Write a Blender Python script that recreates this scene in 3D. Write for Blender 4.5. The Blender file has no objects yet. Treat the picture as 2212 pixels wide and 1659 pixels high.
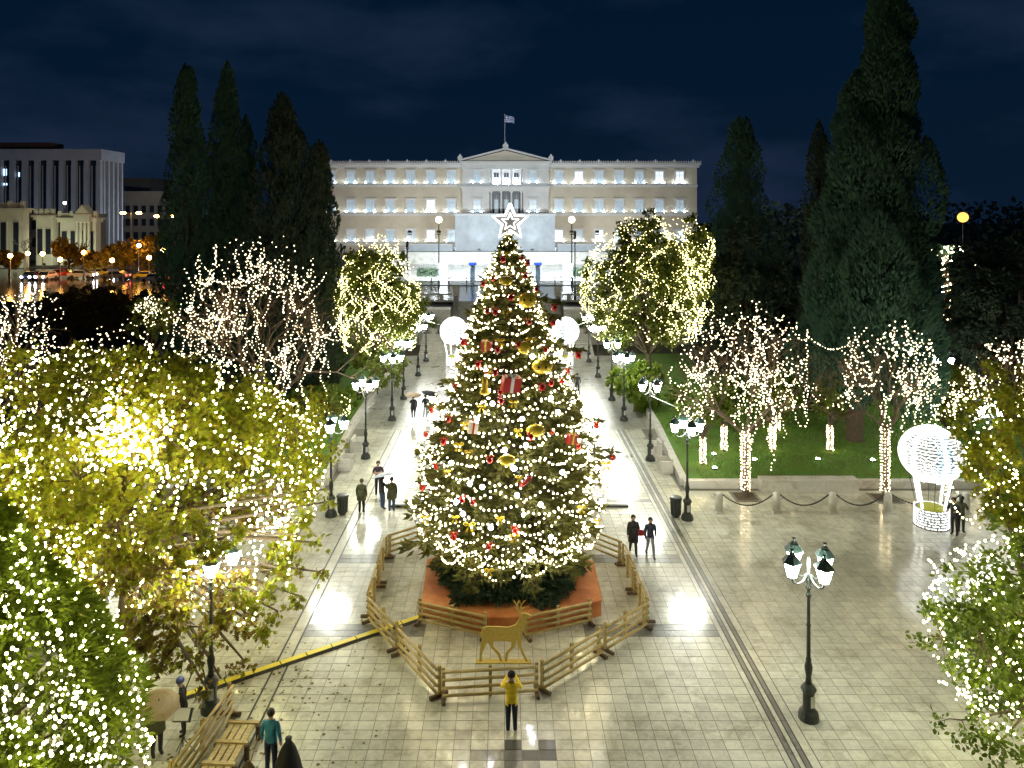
import bpy, math, random
import numpy as np
from mathutils import Vector, Matrix

C = bpy.context.scene
COL = C.collection
PI = math.pi
random.seed(7)
RNG = np.random.default_rng(11)

# ------------------------------------------------------------------ camera
H = 15.0          # the drone hovers 15 m above the square
F = 1600.0        # focal length in units of a 2212 px wide picture
CX, HY = 1090.0, 466.0
cam_d = bpy.data.cameras.new('camera')
cam_d.sensor_width = 36.0
cam_d.lens = F / 2212 * 36.0
cam_d.shift_x = (1106 - CX) / 2212
cam_d.shift_y = -(829.5 - HY) / 2212
cam_d.clip_start = 0.5
cam_d.clip_end = 3000
cam = bpy.data.objects.new('camera', cam_d)
cam.location = (0, 0, H)
cam.rotation_euler = (PI / 2, 0, 0)
COL.objects.link(cam)
C.camera = cam

def G(px, py, z=0.0):
    """ground point (x, y) seen at a picture position, for ground height z"""
    Y = (H - z) * F / (py - HY)
    return ((px - CX) * Y / F, Y)

# ------------------------------------------------------------------ night sky
W = bpy.data.worlds.new('World')
C.world = W
W.use_nodes = True
wn = W.node_tree
wn.nodes.clear()
def wnode(t, **k):
    n = wn.nodes.new(t)
    for a, b in k.items():
        setattr(n, a, b)
    return n
w_out = wnode('ShaderNodeOutputWorld')
w_bg = wnode('ShaderNodeBackground')
w_bg.inputs['Strength'].default_value = 0.33
w_tc = wnode('ShaderNodeTexCoord')
w_sep = wnode('ShaderNodeSeparateXYZ')
wn.links.new(w_tc.outputs['Generated'], w_sep.inputs[0])
w_gr = wnode('ShaderNodeValToRGB')
w_gr.color_ramp.elements[0].position = 0.0
w_gr.color_ramp.elements[0].color = (0.0036, 0.0118, 0.030, 1)
w_gr.color_ramp.elements[1].position = 0.30
w_gr.color_ramp.elements[1].color = (0.0005, 0.0088, 0.0255, 1)
wn.links.new(w_sep.outputs['Z'], w_gr.inputs[0])
w_map = wnode('ShaderNodeMapping')
w_map.inputs['Scale'].default_value = (1.6, 1.6, 4.2)
w_map.inputs['Location'].default_value = (0.35, 0.2, 0.1)
wn.links.new(w_tc.outputs['Generated'], w_map.inputs[0])
w_no = wnode('ShaderNodeTexNoise')
w_no.inputs['Scale'].default_value = 1.5
w_no.inputs['Detail'].default_value = 7
w_no.inputs['Roughness'].default_value = 0.55
wn.links.new(w_map.outputs[0], w_no.inputs['Vector'])
w_cr = wnode('ShaderNodeValToRGB')
w_cr.color_ramp.elements[0].position = 0.46
w_cr.color_ramp.elements[0].color = (0, 0, 0, 1)
w_cr.color_ramp.elements[1].position = 0.72
w_cr.color_ramp.elements[1].color = (0.013, 0.017, 0.034, 1)
wn.links.new(w_no.outputs[0], w_cr.inputs[0])
w_add = wnode('ShaderNodeMixRGB', blend_type='ADD')
w_add.inputs[0].default_value = 1.0
wn.links.new(w_gr.outputs[0], w_add.inputs[1])
wn.links.new(w_cr.outputs[0], w_add.inputs[2])
wn.links.new(w_add.outputs[0], w_bg.inputs['Color'])
wn.links.new(w_bg.outputs[0], w_out.inputs[0])

# ------------------------------------------------------------------ exposure, sampling
C.view_settings.view_transform = 'Standard'
C.view_settings.look = 'None'
C.view_settings.gamma = 1.0
C.view_settings.exposure = 1.42
C.view_settings.use_curve_mapping = False
C.render.engine = 'CYCLES'
cy = C.cycles
cy.use_denoising = True
try:
    cy.denoiser = 'OPENIMAGEDENOISE'
    cy.denoising_input_passes = 'RGB_ALBEDO_NORMAL'
except Exception:
    pass
cy.use_light_tree = True
cy.max_bounces = 5
cy.diffuse_bounces = 2
cy.glossy_bounces = 3
cy.transmission_bounces = 3
cy.sample_clamp_indirect = 4.0
cy.sample_clamp_direct = 0.0
cy.use_adaptive_sampling = True
cy.adaptive_threshold = 0.015
cy.caustics_reflective = False
cy.caustics_refractive = False
C.render.filter_size = 1.5

# strengths of the lamps of the place (each lamp takes its own from here)
E_BULB = 9.0
E_LANTERN = 54.0

# ================================================================== helpers
class MB:
    def __init__(s):
        s.v = []; s.f = []; s.m = []
    def add(s, vs, fs, m=0):
        o = len(s.v)
        s.v.extend([tuple(p) for p in vs])
        for q in fs:
            s.f.append(tuple(i + o for i in q)); s.m.append(m)
    def box(s, x0, x1, y0, y1, z0, z1, m=0):
        s.add([(x0,y0,z0),(x1,y0,z0),(x1,y1,z0),(x0,y1,z0),(x0,y0,z1),(x1,y0,z1),(x1,y1,z1),(x0,y1,z1)],
              [(0,3,2,1),(4,5,6,7),(0,1,5,4),(1,2,6,5),(2,3,7,6),(3,0,4,7)], m)
    def cbox(s, c, size, m=0, mat=None):
        hx, hy, hz = size[0]/2, size[1]/2, size[2]/2
        vs = [Vector((x,y,z)) for z in (-hz,hz) for (x,y) in ((-hx,-hy),(hx,-hy),(hx,hy),(-hx,hy))]
        if mat is not None:
            vs = [mat @ p for p in vs]
        c = Vector(c)
        s.add([p + c for p in vs], [(0,3,2,1),(4,5,6,7),(0,1,5,4),(1,2,6,5),(2,3,7,6),(3,0,4,7)], m)
    def beam(s, a, b, w, h, m=0, up=(0,0,1)):
        a = Vector(a); b = Vector(b); d = (b - a); L = d.length
        if L < 1e-6: return
        d /= L
        up = Vector(up)
        if abs(d.dot(up)) > 0.98: up = Vector((0,1,0))
        sx = d.cross(up).normalized(); sz = sx.cross(d).normalized()
        vs = []
        for p in (a, b):
            for (i, j) in ((-1,-1),(1,-1),(1,1),(-1,1)):
                vs.append(p + sx*(i*w/2) + sz*(j*h/2))
        s.add(vs, [(3,2,1,0),(4,5,6,7),(0,1,5,4),(1,2,6,5),(2,3,7,6),(3,0,4,7)], m)
    def tube(s, pts, rads, n=6, m=0, cap=True):
        pts = [Vector(p) for p in pts]
        if not hasattr(rads, '__len__'): rads = [rads]*len(pts)
        vs = []; N = len(pts)
        ref = None
        for i, p in enumerate(pts):
            d = (pts[min(i+1,N-1)] - pts[max(i-1,0)])
            if d.length < 1e-9: d = Vector((0,0,1))
            d.normalize()
            if ref is None:
                ref = Vector((1,0,0)) if abs(d.x) < 0.8 else Vector((0,1,0))
            sx = (ref - d*ref.dot(d))
            if sx.length < 1e-6: sx = Vector((0,1,0)) - d*d.y
            sx.normalize(); ref = sx
            sy = d.cross(sx)
            for k in range(n):
                a = 2*PI*k/n
                vs.append(p + (sx*math.cos(a) + sy*math.sin(a))*rads[i])
        fs = []
        for i in range(N-1):
            for k in range(n):
                k2 = (k+1) % n
                fs.append((i*n+k, i*n+k2, (i+1)*n+k2, (i+1)*n+k))
        if cap:
            fs.append(tuple(range(n-1,-1,-1)))
            fs.append(tuple((N-1)*n+k for k in range(n)))
        s.add(vs, fs, m)
    def lathe(s, prof, n=12, c=(0,0,0), m=0, cap=True, a0=0.0):
        vs = []
        for (r, z) in prof:
            for k in range(n):
                a = a0 + 2*PI*k/n
                vs.append((c[0]+r*math.cos(a), c[1]+r*math.sin(a), c[2]+z))
        fs = []
        for i in range(len(prof)-1):
            for k in range(n):
                k2 = (k+1) % n
                fs.append((i*n+k, i*n+k2, (i+1)*n+k2, (i+1)*n+k))
        if cap:
            fs.append(tuple(range(n-1,-1,-1)))
            fs.append(tuple((len(prof)-1)*n+k for k in range(n)))
        s.add(vs, fs, m)
    def sphere(s, c, r, nu=12, nv=8, m=0, sc=(1,1,1)):
        prof = []
        vs = [(c[0], c[1], c[2]-r*sc[2])]
        for j in range(1, nv):
            t = -PI/2 + PI*j/nv
            for k in range(nu):
                a = 2*PI*k/nu
                vs.append((c[0]+r*sc[0]*math.cos(t)*math.cos(a), c[1]+r*sc[1]*math.cos(t)*math.sin(a), c[2]+r*sc[2]*math.sin(t)))
        vs.append((c[0], c[1], c[2]+r*sc[2]))
        fs = []
        for k in range(nu):
            fs.append((0, 1+(k+1)%nu, 1+k))
        for j in range(nv-2):
            for k in range(nu):
                a = 1+j*nu+k; b = 1+j*nu+(k+1)%nu
                fs.append((a, b, b+nu, a+nu))
        L = len(vs)-1; o = 1+(nv-2)*nu
        for k in range(nu):
            fs.append((L, o+k, o+(k+1)%nu))
        s.add(vs, fs, m)
    def prism(s, poly, y0, y1, m=0):
        """polygon in x,z extruded along y"""
        n = len(poly)
        vs = [(x, y0, z) for x, z in poly] + [(x, y1, z) for x, z in poly]
        fs = [tuple(range(n)), tuple(range(2*n-1, n-1, -1))]
        for k in range(n):
            k2 = (k+1) % n
            fs.append((k2, k, n+k, n+k2))
        s.add(vs, fs, m)
    def slab(s, poly, z0, z1, m=0):
        """polygon in x,y extruded along z"""
        n = len(poly)
        vs = [(x, y, z0) for x, y in poly] + [(x, y, z1) for x, y in poly]
        fs = [tuple(range(n-1,-1,-1)), tuple(range(n, 2*n))]
        for k in range(n):
            k2 = (k+1) % n
            fs.append((k, k2, n+k2, n+k))
        s.add(vs, fs, m)
    def build(s, name, mats, parent=None, smooth=False):
        me = bpy.data.meshes.new(name)
        me.from_pydata(s.v, [], s.f)
        if not isinstance(mats, (list, tuple)): mats = [mats]
        for mm in mats: me.materials.append(mm)
        if len(mats) > 1:
            me.polygons.foreach_set('material_index', s.m)
        if smooth:
            me.polygons.foreach_set('use_smooth', [True]*len(me.polygons))
        me.update()
        return link(name, me, parent)

def link(name, me, parent=None):
    o = bpy.data.objects.new(name, me)
    COL.objects.link(o)
    if parent is not None: o.parent = parent
    return o

def tag(o, label, cat, group=None):
    o['label'] = label; o['category'] = cat
    if group: o['group'] = group
    return o

def thing(name, loc, label, cat, group=None, rz=0.0):
    o = bpy.data.objects.new(name, None)
    o.empty_display_size = 0.3
    COL.objects.link(o)
    o.location = (loc[0], loc[1], loc[2] if len(loc) > 2 else 0.0)
    o.rotation_euler = (0, 0, rz)
    return tag(o, label, cat, group)

def struct(o):
    o['kind'] = 'structure'; return o
def stuff(o):
    o['kind'] = 'stuff'; return o

def copy_tree(o, parent=None):
    c = o.copy(); COL.objects.link(c)
    if parent is not None: c.parent = parent
    for ch in list(o.children):
        copy_tree(ch, c)
    return c

def scatter_mesh(name, tv, tf, pos, rot, scale, mats, parent=None, midx=None, smooth=False):
    """many small copies of one template joined in a single mesh"""
    tv = np.asarray(tv, float); N = len(pos); K = len(tv)
    scale = np.asarray(scale, float)
    if scale.ndim == 1: scale = scale[:, None]
    P = np.einsum('nij,nkj->nki', rot, tv[None, :, :] * np.ones((N,1,1)))*scale[:, None, :] if scale.shape[1] == 1 else \
        np.einsum('nij,nkj->nki', rot, tv[None, :, :] * scale[:, None, :])
    P = P + np.asarray(pos)[:, None, :]
    me = bpy.data.meshes.new(name)
    nl = [len(f) for f in tf]
    flat = np.array([i for f in tf for i in f], dtype=np.int32)
    me.vertices.add(N*K)
    me.vertices.foreach_set('co', P.reshape(-1).astype(np.float32))
    L = len(flat)
    me.loops.add(N*L)
    vi = (flat[None, :] + (np.arange(N, dtype=np.int32)*K)[:, None]).reshape(-1)
    me.loops.foreach_set('vertex_index', vi.astype(np.int32))
    me.polygons.add(N*len(tf))
    st = np.concatenate([[0], np.cumsum(nl)[:-1]]).astype(np.int32)
    ls = (st[None, :] + (np.arange(N, dtype=np.int32)*L)[:, None]).reshape(-1)
    me.polygons.foreach_set('loop_start', ls.astype(np.int32))
    try:
        me.polygons.foreach_set('loop_total', np.tile(np.array(nl, dtype=np.int32), N))
    except Exception:
        pass
    if not isinstance(mats, (list, tuple)): mats = [mats]
    for mm in mats: me.materials.append(mm)
    if midx is not None:
        me.polygons.foreach_set('material_index', np.repeat(np.asarray(midx, dtype=np.int32), len(tf)))
    if smooth:
        me.polygons.foreach_set('use_smooth', np.ones(N*len(tf), dtype=bool))
    me.update(calc_edges=True)
    me.validate()
    if not smooth: me.shade_flat()
    return link(name, me, parent)

def frames(d, spin=None, rng=RNG):
    """rotation matrices whose local z follows the directions d"""
    d = np.asarray(d, float)
    d = d/np.maximum(np.linalg.norm(d, axis=1, keepdims=True), 1e-9)
    N = len(d)
    ref = np.tile(np.array([0.0, 0, 1]), (N, 1))
    ref[np.abs(d[:, 2]) > 0.9] = (1.0, 0, 0)
    x = np.cross(ref, d); x /= np.maximum(np.linalg.norm(x, axis=1, keepdims=True), 1e-9)
    y = np.cross(d, x)
    if spin is None: spin = rng.uniform(0, 2*PI, N)
    c, s_ = np.cos(spin)[:, None], np.sin(spin)[:, None]
    x2 = x*c + y*s_; y2 = -x*s_ + y*c
    return np.stack([x2, y2, d], axis=2)

def unit(n, rng=RNG):
    d = rng.normal(size=(n, 3))
    return d/np.linalg.norm(d, axis=1, keepdims=True)

# ------------------------------------------------------------------ materials
def M(name, col, rough=0.6, metal=0.0, col2=None, nscale=4.0, bump=0.0, bscale=30.0, spec=0.5,
      island=None, transl=0.0, emit=None, estr=0.0, coat=0.0, sample=True, ndist=0.0, stretch=None):
    m = bpy.data.materials.new(name); m.use_nodes = True
    nt = m.node_tree; N = nt.nodes; L = nt.links
    b = N['Principled BSDF']
    b.inputs['Base Color'].default_value = (*col, 1)
    b.inputs['Roughness'].default_value = rough
    b.inputs['Metallic'].default_value = metal
    b.inputs['Specular IOR Level'].default_value = spec
    b.inputs['Coat Weight'].default_value = coat
    b.inputs['Coat Roughness'].default_value = 0.12
    csock = None
    tc = N.new('ShaderNodeTexCoord')
    vec = tc.outputs['Object']
    if stretch:
        mp = N.new('ShaderNodeMapping'); mp.inputs['Scale'].default_value = stretch
        L.new(vec, mp.inputs[0]); vec = mp.outputs[0]
    if col2 is not None:
        no = N.new('ShaderNodeTexNoise'); no.inputs['Scale'].default_value = nscale
        no.inputs['Detail'].default_value = 6; no.inputs['Roughness'].default_value = 0.62
        no.inputs['Distortion'].default_value = ndist
        L.new(vec, no.inputs['Vector'])
        rp = N.new('ShaderNodeValToRGB')
        rp.color_ramp.elements[0].position = 0.36; rp.color_ramp.elements[0].color = (*col, 1)
        rp.color_ramp.elements[1].position = 0.64; rp.color_ramp.elements[1].color = (*col2, 1)
        L.new(no.outputs[0], rp.inputs[0]); csock = rp.outputs[0]
    if island is not None:
        ge = N.new('ShaderNodeNewGeometry')
        rp = N.new('ShaderNodeValToRGB')
        el = rp.color_ramp.elements
        cols = island
        el[0].position = 0; el[0].color = (*cols[0], 1)
        el[1].position = 1; el[1].color = (*cols[-1], 1)
        for i in range(1, len(cols)-1):
            e = el.new(i/(len(cols)-1)); e.color = (*cols[i], 1)
        L.new(ge.outputs['Random Per Island'], rp.inputs[0]); csock = rp.outputs[0]
    if csock is not None:
        L.new(csock, b.inputs['Base Color'])
    if bump > 0:
        nb = N.new('ShaderNodeTexNoise'); nb.inputs['Scale'].default_value = bscale
        nb.inputs['Detail'].default_value = 5
        L.new(vec, nb.inputs['Vector'])
        bp = N.new('ShaderNodeBump'); bp.inputs['Strength'].default_value = bump
        bp.inputs['Distance'].default_value = 0.05
        L.new(nb.outputs[0], bp.inputs['Height']); L.new(bp.outputs[0], b.inputs['Normal'])
    if emit is not None:
        b.inputs['Emission Color'].default_value = (*emit, 1)
        b.inputs['Emission Strength'].default_value = estr
        if not sample:
            m.cycles.emission_sampling = 'NONE'
        else:
            m.cycles.emission_sampling = 'FRONT'
    else:
        m.cycles.emission_sampling = 'NONE'
    if transl > 0:
        out = N['Material Output']
        t = N.new('ShaderNodeBsdfTranslucent')
        if csock is not None: L.new(csock, t.inputs['Color'])
        else: t.inputs['Color'].default_value = (*col, 1)
        mx = N.new('ShaderNodeMixShader'); mx.inputs[0].default_value = transl
        L.new(b.outputs[0], mx.inputs[1]); L.new(t.outputs[0], mx.inputs[2])
        L.new(mx.outputs[0], out.inputs[0])
    return m

def marble(name, c_dark, c_light, r0, r1, joints=None, tile_random=False, coat=0.0):
    """wet worn marble: cloudy tone, veins, gloss that changes from puddle to damp stone"""
    m = bpy.data.materials.new(name); m.use_nodes = True
    nt = m.node_tree; N = nt.nodes; L = nt.links
    b = N['Principled BSDF']
    ge = N.new('ShaderNodeNewGeometry')
    pos = ge.outputs['Position']
    n1 = N.new('ShaderNodeTexNoise'); n1.inputs['Scale'].default_value = 0.22; n1.inputs['Detail'].default_value = 6
    n1.inputs['Roughness'].default_value = 0.6
    n2 = N.new('ShaderNodeTexNoise'); n2.inputs['Scale'].default_value = 2.6; n2.inputs['Detail'].default_value = 9
    n2.inputs['Roughness'].default_value = 0.7; n2.inputs['Distortion'].default_value = 1.4
    L.new(pos, n1.inputs['Vector']); L.new(pos, n2.inputs['Vector'])
    ad = N.new('ShaderNodeMath'); ad.operation = 'MULTIPLY_ADD'
    ad.inputs[1].default_value = 0.5
    L.new(n1.outputs[0], ad.inputs[0])
    sc = N.new('ShaderNodeMath'); sc.operation = 'MULTIPLY'; sc.inputs[1].default_value = 0.5
    L.new(n2.outputs[0], sc.inputs[0]); L.new(sc.outputs[0], ad.inputs[2])
    val = ad.outputs[0]
    if tile_random:
        oi = N.new('ShaderNodeObjectInfo')
        a2 = N.new('ShaderNodeMath'); a2.operation = 'ADD'
        L.new(oi.outputs['Random'], a2.inputs[0]); L.new(ge.outputs['Random Per Island'], a2.inputs[1])
        fr = N.new('ShaderNodeMath'); fr.operation = 'FRACT'; L.new(a2.outputs[0], fr.inputs[0])
        s3 = N.new('ShaderNodeMath'); s3.operation = 'MULTIPLY_ADD'; s3.inputs[1].default_value = 0.10
        s3.inputs[2].default_value = -0.05
        L.new(fr.outputs[0], s3.inputs[0])
        a3 = N.new('ShaderNodeMath'); a3.operation = 'ADD'
        L.new(val, a3.inputs[0]); L.new(s3.outputs[0], a3.inputs[1]); val = a3.outputs[0]
    rp = N.new('ShaderNodeValToRGB')
    rp.color_ramp.elements[0].position = 0.36; rp.color_ramp.elements[0].color = (*c_dark, 1)
    rp.color_ramp.elements[1].position = 0.62; rp.color_ramp.elements[1].color = (*c_light, 1)
    L.new(val, rp.inputs[0])
    col = rp.outputs[0]
    if joints:
        bt = N.new('ShaderNodeTexBrick'); bt.offset = 0.0
        bt.inputs['Color1'].default_value = (1, 1, 1, 1); bt.inputs['Color2'].default_value = (0.86, 0.86, 0.86, 1)
        bt.inputs['Mortar'].default_value = (0.25, 0.25, 0.22, 1)
        bt.inputs['Scale'].default_value = 1.0; bt.inputs['Mortar Size'].default_value = 0.012
        bt.inputs['Brick Width'].default_value = joints[0]; bt.inputs['Row Height'].default_value = joints[1]
        L.new(pos, bt.inputs['Vector'])
        mu = N.new('ShaderNodeMixRGB'); mu.blend_type = 'MULTIPLY'; mu.inputs[0].default_value = 1
        L.new(col, mu.inputs[1]); L.new(bt.outputs[0], mu.inputs[2]); col = mu.outputs[0]
    ns = N.new('ShaderNodeTexNoise'); ns.inputs['Scale'].default_value = 0.9; ns.inputs['Detail'].default_value = 10
    ns.inputs['Roughness'].default_value = 0.72; ns.inputs['Distortion'].default_value = 0.6
    L.new(pos, ns.inputs['Vector'])
    rs = N.new('ShaderNodeValToRGB')
    rs.color_ramp.elements[0].position = 0.36; rs.color_ramp.elements[0].color = (0.50, 0.44, 0.33, 1)
    rs.color_ramp.elements[1].position = 0.50; rs.color_ramp.elements[1].color = (1, 1, 1, 1)
    L.new(ns.outputs[0], rs.inputs[0])
    ms_ = N.new('ShaderNodeMixRGB'); ms_.blend_type = 'MULTIPLY'; ms_.inputs[0].default_value = 0.6
    L.new(col, ms_.inputs[1]); L.new(rs.outputs[0], ms_.inputs[2]); col = ms_.outputs[0]
    L.new(col, b.inputs['Base Color'])
    n3 = N.new('ShaderNodeTexNoise'); n3.inputs['Scale'].default_value = 0.55; n3.inputs['Detail'].default_value = 7
    n3.inputs['Roughness'].default_value = 0.65
    L.new(pos, n3.inputs['Vector'])
    mr = N.new('ShaderNodeMapRange')
    mr.inputs[1].default_value = 0.35; mr.inputs[2].default_value = 0.65
    mr.inputs[3].default_value = r0; mr.inputs[4].default_value = r1
    L.new(n3.outputs[0], mr.inputs[0]); L.new(mr.outputs[0], b.inputs['Roughness'])
    nb = N.new('ShaderNodeTexNoise'); nb.inputs['Scale'].default_value = 7; nb.inputs['Detail'].default_value = 5
    L.new(pos, nb.inputs['Vector'])
    bp = N.new('ShaderNodeBump'); bp.inputs['Strength'].default_value = 0.06; bp.inputs['Distance'].default_value = 0.03
    L.new(nb.outputs[0], bp.inputs['Height']); L.new(bp.outputs[0], b.inputs['Normal'])
    b.inputs['Specular IOR Level'].default_value = 0.5
    b.inputs['Coat Weight'].default_value = coat; b.inputs['Coat IOR'].default_value = 1.45
    mc = N.new('ShaderNodeMapRange')
    mc.inputs[1].default_value = 0.38; mc.inputs[2].default_value = 0.66; mc.inputs[3].default_value = 0.06; mc.inputs[4].default_value = 0.22
    L.new(n3.outputs[0], mc.inputs[0]); L.new(mc.outputs[0], b.inputs['Coat Roughness'])
    m.cycles.emission_sampling = 'NONE'
    return m

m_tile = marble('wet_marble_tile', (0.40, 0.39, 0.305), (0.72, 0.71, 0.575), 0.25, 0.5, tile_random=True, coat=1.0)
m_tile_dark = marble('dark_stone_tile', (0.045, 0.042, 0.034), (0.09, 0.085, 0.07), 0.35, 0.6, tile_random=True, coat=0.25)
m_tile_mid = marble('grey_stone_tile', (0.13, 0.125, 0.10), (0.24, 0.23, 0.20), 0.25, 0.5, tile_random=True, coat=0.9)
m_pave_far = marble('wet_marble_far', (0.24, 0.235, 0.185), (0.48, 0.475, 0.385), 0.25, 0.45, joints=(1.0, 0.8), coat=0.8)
m_grout = M('grout', (0.14, 0.13, 0.10), 0.5)
m_white_marble = marble('white_marble', (0.50, 0.49, 0.44), (0.68, 0.66, 0.60), 0.25, 0.5)
m_stone = M('stone', (0.30, 0.28, 0.23), 0.7, col2=(0.42, 0.40, 0.34), nscale=3, bump=0.3)
m_asphalt = M('wet_asphalt', (0.05, 0.05, 0.052), 0.14, col2=(0.08, 0.08, 0.08), nscale=6)
m_soil = M('soil', (0.05, 0.04, 0.025), 0.9, col2=(0.09, 0.07, 0.045), nscale=3)
m_iron = M('dark_iron', (0.018, 0.024, 0.020), 0.38, metal=0.0, col2=(0.03, 0.036, 0.03), nscale=12, spec=0.6)
m_roofgreen = M('lantern_roof_green', (0.03, 0.055, 0.045), 0.35, spec=0.6)
m_lantern = M('lantern_glass_lit', (0.9, 0.92, 0.95), 0.3, emit=(0.96, 0.98, 0.88), estr=E_LANTERN)
m_bulb_white = M('bulb_warm_white', (1, 0.95, 0.85), 0.3, emit=(1.0, 0.84, 0.48), estr=10.0)
m_bulb_far = M('bulb_white', (1, 0.95, 0.85), 0.3, emit=(1.0, 0.80, 0.46), estr=4.4)
m_bulb_yel = M('bulb_yellowish', (1, 0.95, 0.75), 0.3, emit=(1.0, 0.93, 0.42), estr=E_BULB*1.4)
m_bulb_yfar = M('bulb_yellowish_far', (1, 0.95, 0.75), 0.3, emit=(1.0, 0.88, 0.32), estr=4.6)
m_flash = M('strobe_bulb', (0.95, 0.95, 1), 0.3, emit=(0.93, 0.93, 1.0), estr=26.0)
m_wire = M('dark_cable', (0.02, 0.025, 0.02), 0.6)
m_wood = M('fence_wood', (0.29, 0.205, 0.065), 0.55, col2=(0.56, 0.43, 0.165), nscale=3, stretch=(1.2, 9, 9), bump=0.15)
m_wood_dark = M('fence_foot_wood', (0.09, 0.05, 0.02), 0.6, col2=(0.14, 0.085, 0.04), nscale=5)
m_terra = M('orange_felt', (0.36, 0.105, 0.028), 0.8, col2=(0.58, 0.23, 0.065), nscale=0.9, bump=0.2, bscale=60)
m_bark = M('bark', (0.07, 0.05, 0.032), 0.85, col2=(0.14, 0.10, 0.065), nscale=6, bump=0.5, stretch=(6, 6, 1))
m_twig = M('bare_twigs', (0.11, 0.07, 0.042), 0.8, col2=(0.17, 0.11, 0.07), nscale=3)
m_fir = M('fir_needles', (0.05, 0.06, 0.02), 0.6, island=[(0.07,0.08,0.018),(0.15,0.155,0.03),(0.11,0.11,0.022)], transl=0.15)
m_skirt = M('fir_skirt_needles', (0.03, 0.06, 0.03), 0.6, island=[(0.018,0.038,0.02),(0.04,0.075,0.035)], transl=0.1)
m_cyp = M('cypress_sprays', (0.02, 0.05, 0.04), 0.7, island=[(0.034,0.088,0.060),(0.075,0.175,0.105),(0.05,0.12,0.08)], transl=0.12)
m_cyp_dark = M('dark_foliage', (0.015, 0.03, 0.02), 0.7, island=[(0.028,0.048,0.030),(0.06,0.09,0.05)], transl=0.12)
m_leaf_plane = M('plane_leaves', (0.10, 0.10, 0.02), 0.55, island=[(0.20,0.25,0.010),(0.34,0.37,0.012),(0.27,0.23,0.012),(0.26,0.32,0.014)], transl=0.45)
m_leaf_brown = M('plane_leaves_brown', (0.10, 0.06, 0.02), 0.6, island=[(0.22,0.15,0.016),(0.13,0.075,0.014),(0.28,0.22,0.02)], transl=0.4)
m_leaf_orange = M('citrus_leaves', (0.06, 0.10, 0.02), 0.45, island=[(0.07,0.11,0.012),(0.15,0.18,0.02),(0.11,0.145,0.014)], transl=0.35)
m_leaf_green = M('green_leaves', (0.05, 0.09, 0.02), 0.45, island=[(0.07,0.125,0.010),(0.16,0.22,0.016),(0.11,0.17,0.012)], transl=0.35)
m_leaf_gold = M('street_tree_leaves', (0.16, 0.11, 0.02), 0.6, island=[(0.26,0.19,0.02),(0.34,0.25,0.03),(0.17,0.14,0.02)], transl=0.35)
m_lawn = M('lawn_soil_green', (0.10, 0.15, 0.02), 0.9, col2=(0.10, 0.23, 0.022), nscale=0.8)
m_leaf_conif = M('conifer_sprays', (0.08, 0.12, 0.02), 0.6, island=[(0.10,0.16,0.012),(0.22,0.28,0.02),(0.15,0.21,0.014)], transl=0.3)
m_grass = M('grass_blades', (0.05, 0.11, 0.015), 0.6, island=[(0.09,0.19,0.016),(0.19,0.34,0.03)], transl=0.3)
m_red = M('red_gloss', (0.50, 0.012, 0.012), 0.15, coat=0.8)
m_redcloth = M('red_wrap', (0.42, 0.02, 0.018), 0.4)
m_gold = M('gold_gloss', (0.75, 0.55, 0.04), 0.25, metal=0.2, coat=0.5)
m_goldcut = M('gold_paint', (0.48, 0.34, 0.06), 0.5, col2=(0.60, 0.44, 0.10), nscale=18)
m_whiteribbon = M('white_ribbon', (0.8, 0.78, 0.72), 0.4)
m_black = M('black_cloth', (0.012, 0.012, 0.014), 0.8)
m_steel = M('steel', (0.35, 0.35, 0.36), 0.35, metal=0.9)
m_yellowrubber = M('yellow_rubber', (0.85, 0.70, 0.02), 0.45)
m_blackrubber = M('black_rubber', (0.02, 0.018, 0.015), 0.55)
# ================================================================== SETTING: ground
mb = MB(); mb.box(-900, 900, -60, 1500, -0.5, -0.06)
struct(mb.build('ground', m_soil))
PLAT = 4.4    # height of the avenue above the square
TX, TY = 0.48, 0.40
YT1 = 52.0
# bed of the tiled part and the plain paved part beyond it
mb = MB(); mb.box(-34, 44, 8, YT1, -0.05, -0.012)
pavement = struct(mb.build('pavement', m_grout))
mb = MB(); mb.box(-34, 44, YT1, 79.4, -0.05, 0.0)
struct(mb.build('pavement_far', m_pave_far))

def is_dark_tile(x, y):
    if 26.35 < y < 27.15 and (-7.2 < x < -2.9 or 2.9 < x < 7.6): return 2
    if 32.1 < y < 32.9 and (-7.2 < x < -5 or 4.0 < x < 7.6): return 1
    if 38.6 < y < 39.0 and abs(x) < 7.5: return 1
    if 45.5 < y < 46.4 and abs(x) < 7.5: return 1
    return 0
patch = {}
near, rest, restm = [], [], []
ix = 0
xs = np.arange(-15.36, 28, TX); ys = np.arange(18.4, YT1 - 0.01, TY)
DR = (7.86, 8.36)     # drain strip on the right
DLs = (-7.86, -7.38)
for yi, y in enumerate(ys):
    for xi, x in enumerate(xs):
        xc, yc = x + TX/2, y + TY/2
        if y > 40.2 and (xc > 9.8 or xc < -9.8): continue
        if DR[0] - 0.02 < xc < DR[1] + 0.1: continue
        if DLs[0] < xc < DLs[1]: continue
        k = is_dark_tile(xc, yc)
        # the worn patch just in front of the man in yellow
        px = CX + xc*F/yc; py = HY + H*F/yc
        key = (round(xc/TX - .5), round((yc - 18.6)/TY))
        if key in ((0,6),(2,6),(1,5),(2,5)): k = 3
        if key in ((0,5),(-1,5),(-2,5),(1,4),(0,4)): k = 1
        sc = 1.0
        vis = (20.0 < yc < 22.9 and -8.9 < xc < 13.2)
        (near if vis and len(near) < 300 else rest).append((xc, yc, k))
tile_v = [(-.5,-.5,0),(.5,-.5,0),(.5,.5,0),(-.5,.5,0),(-.5,-.5,-1),(.5,-.5,-1),(.5,.5,-1),(-.5,.5,-1)]
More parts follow.
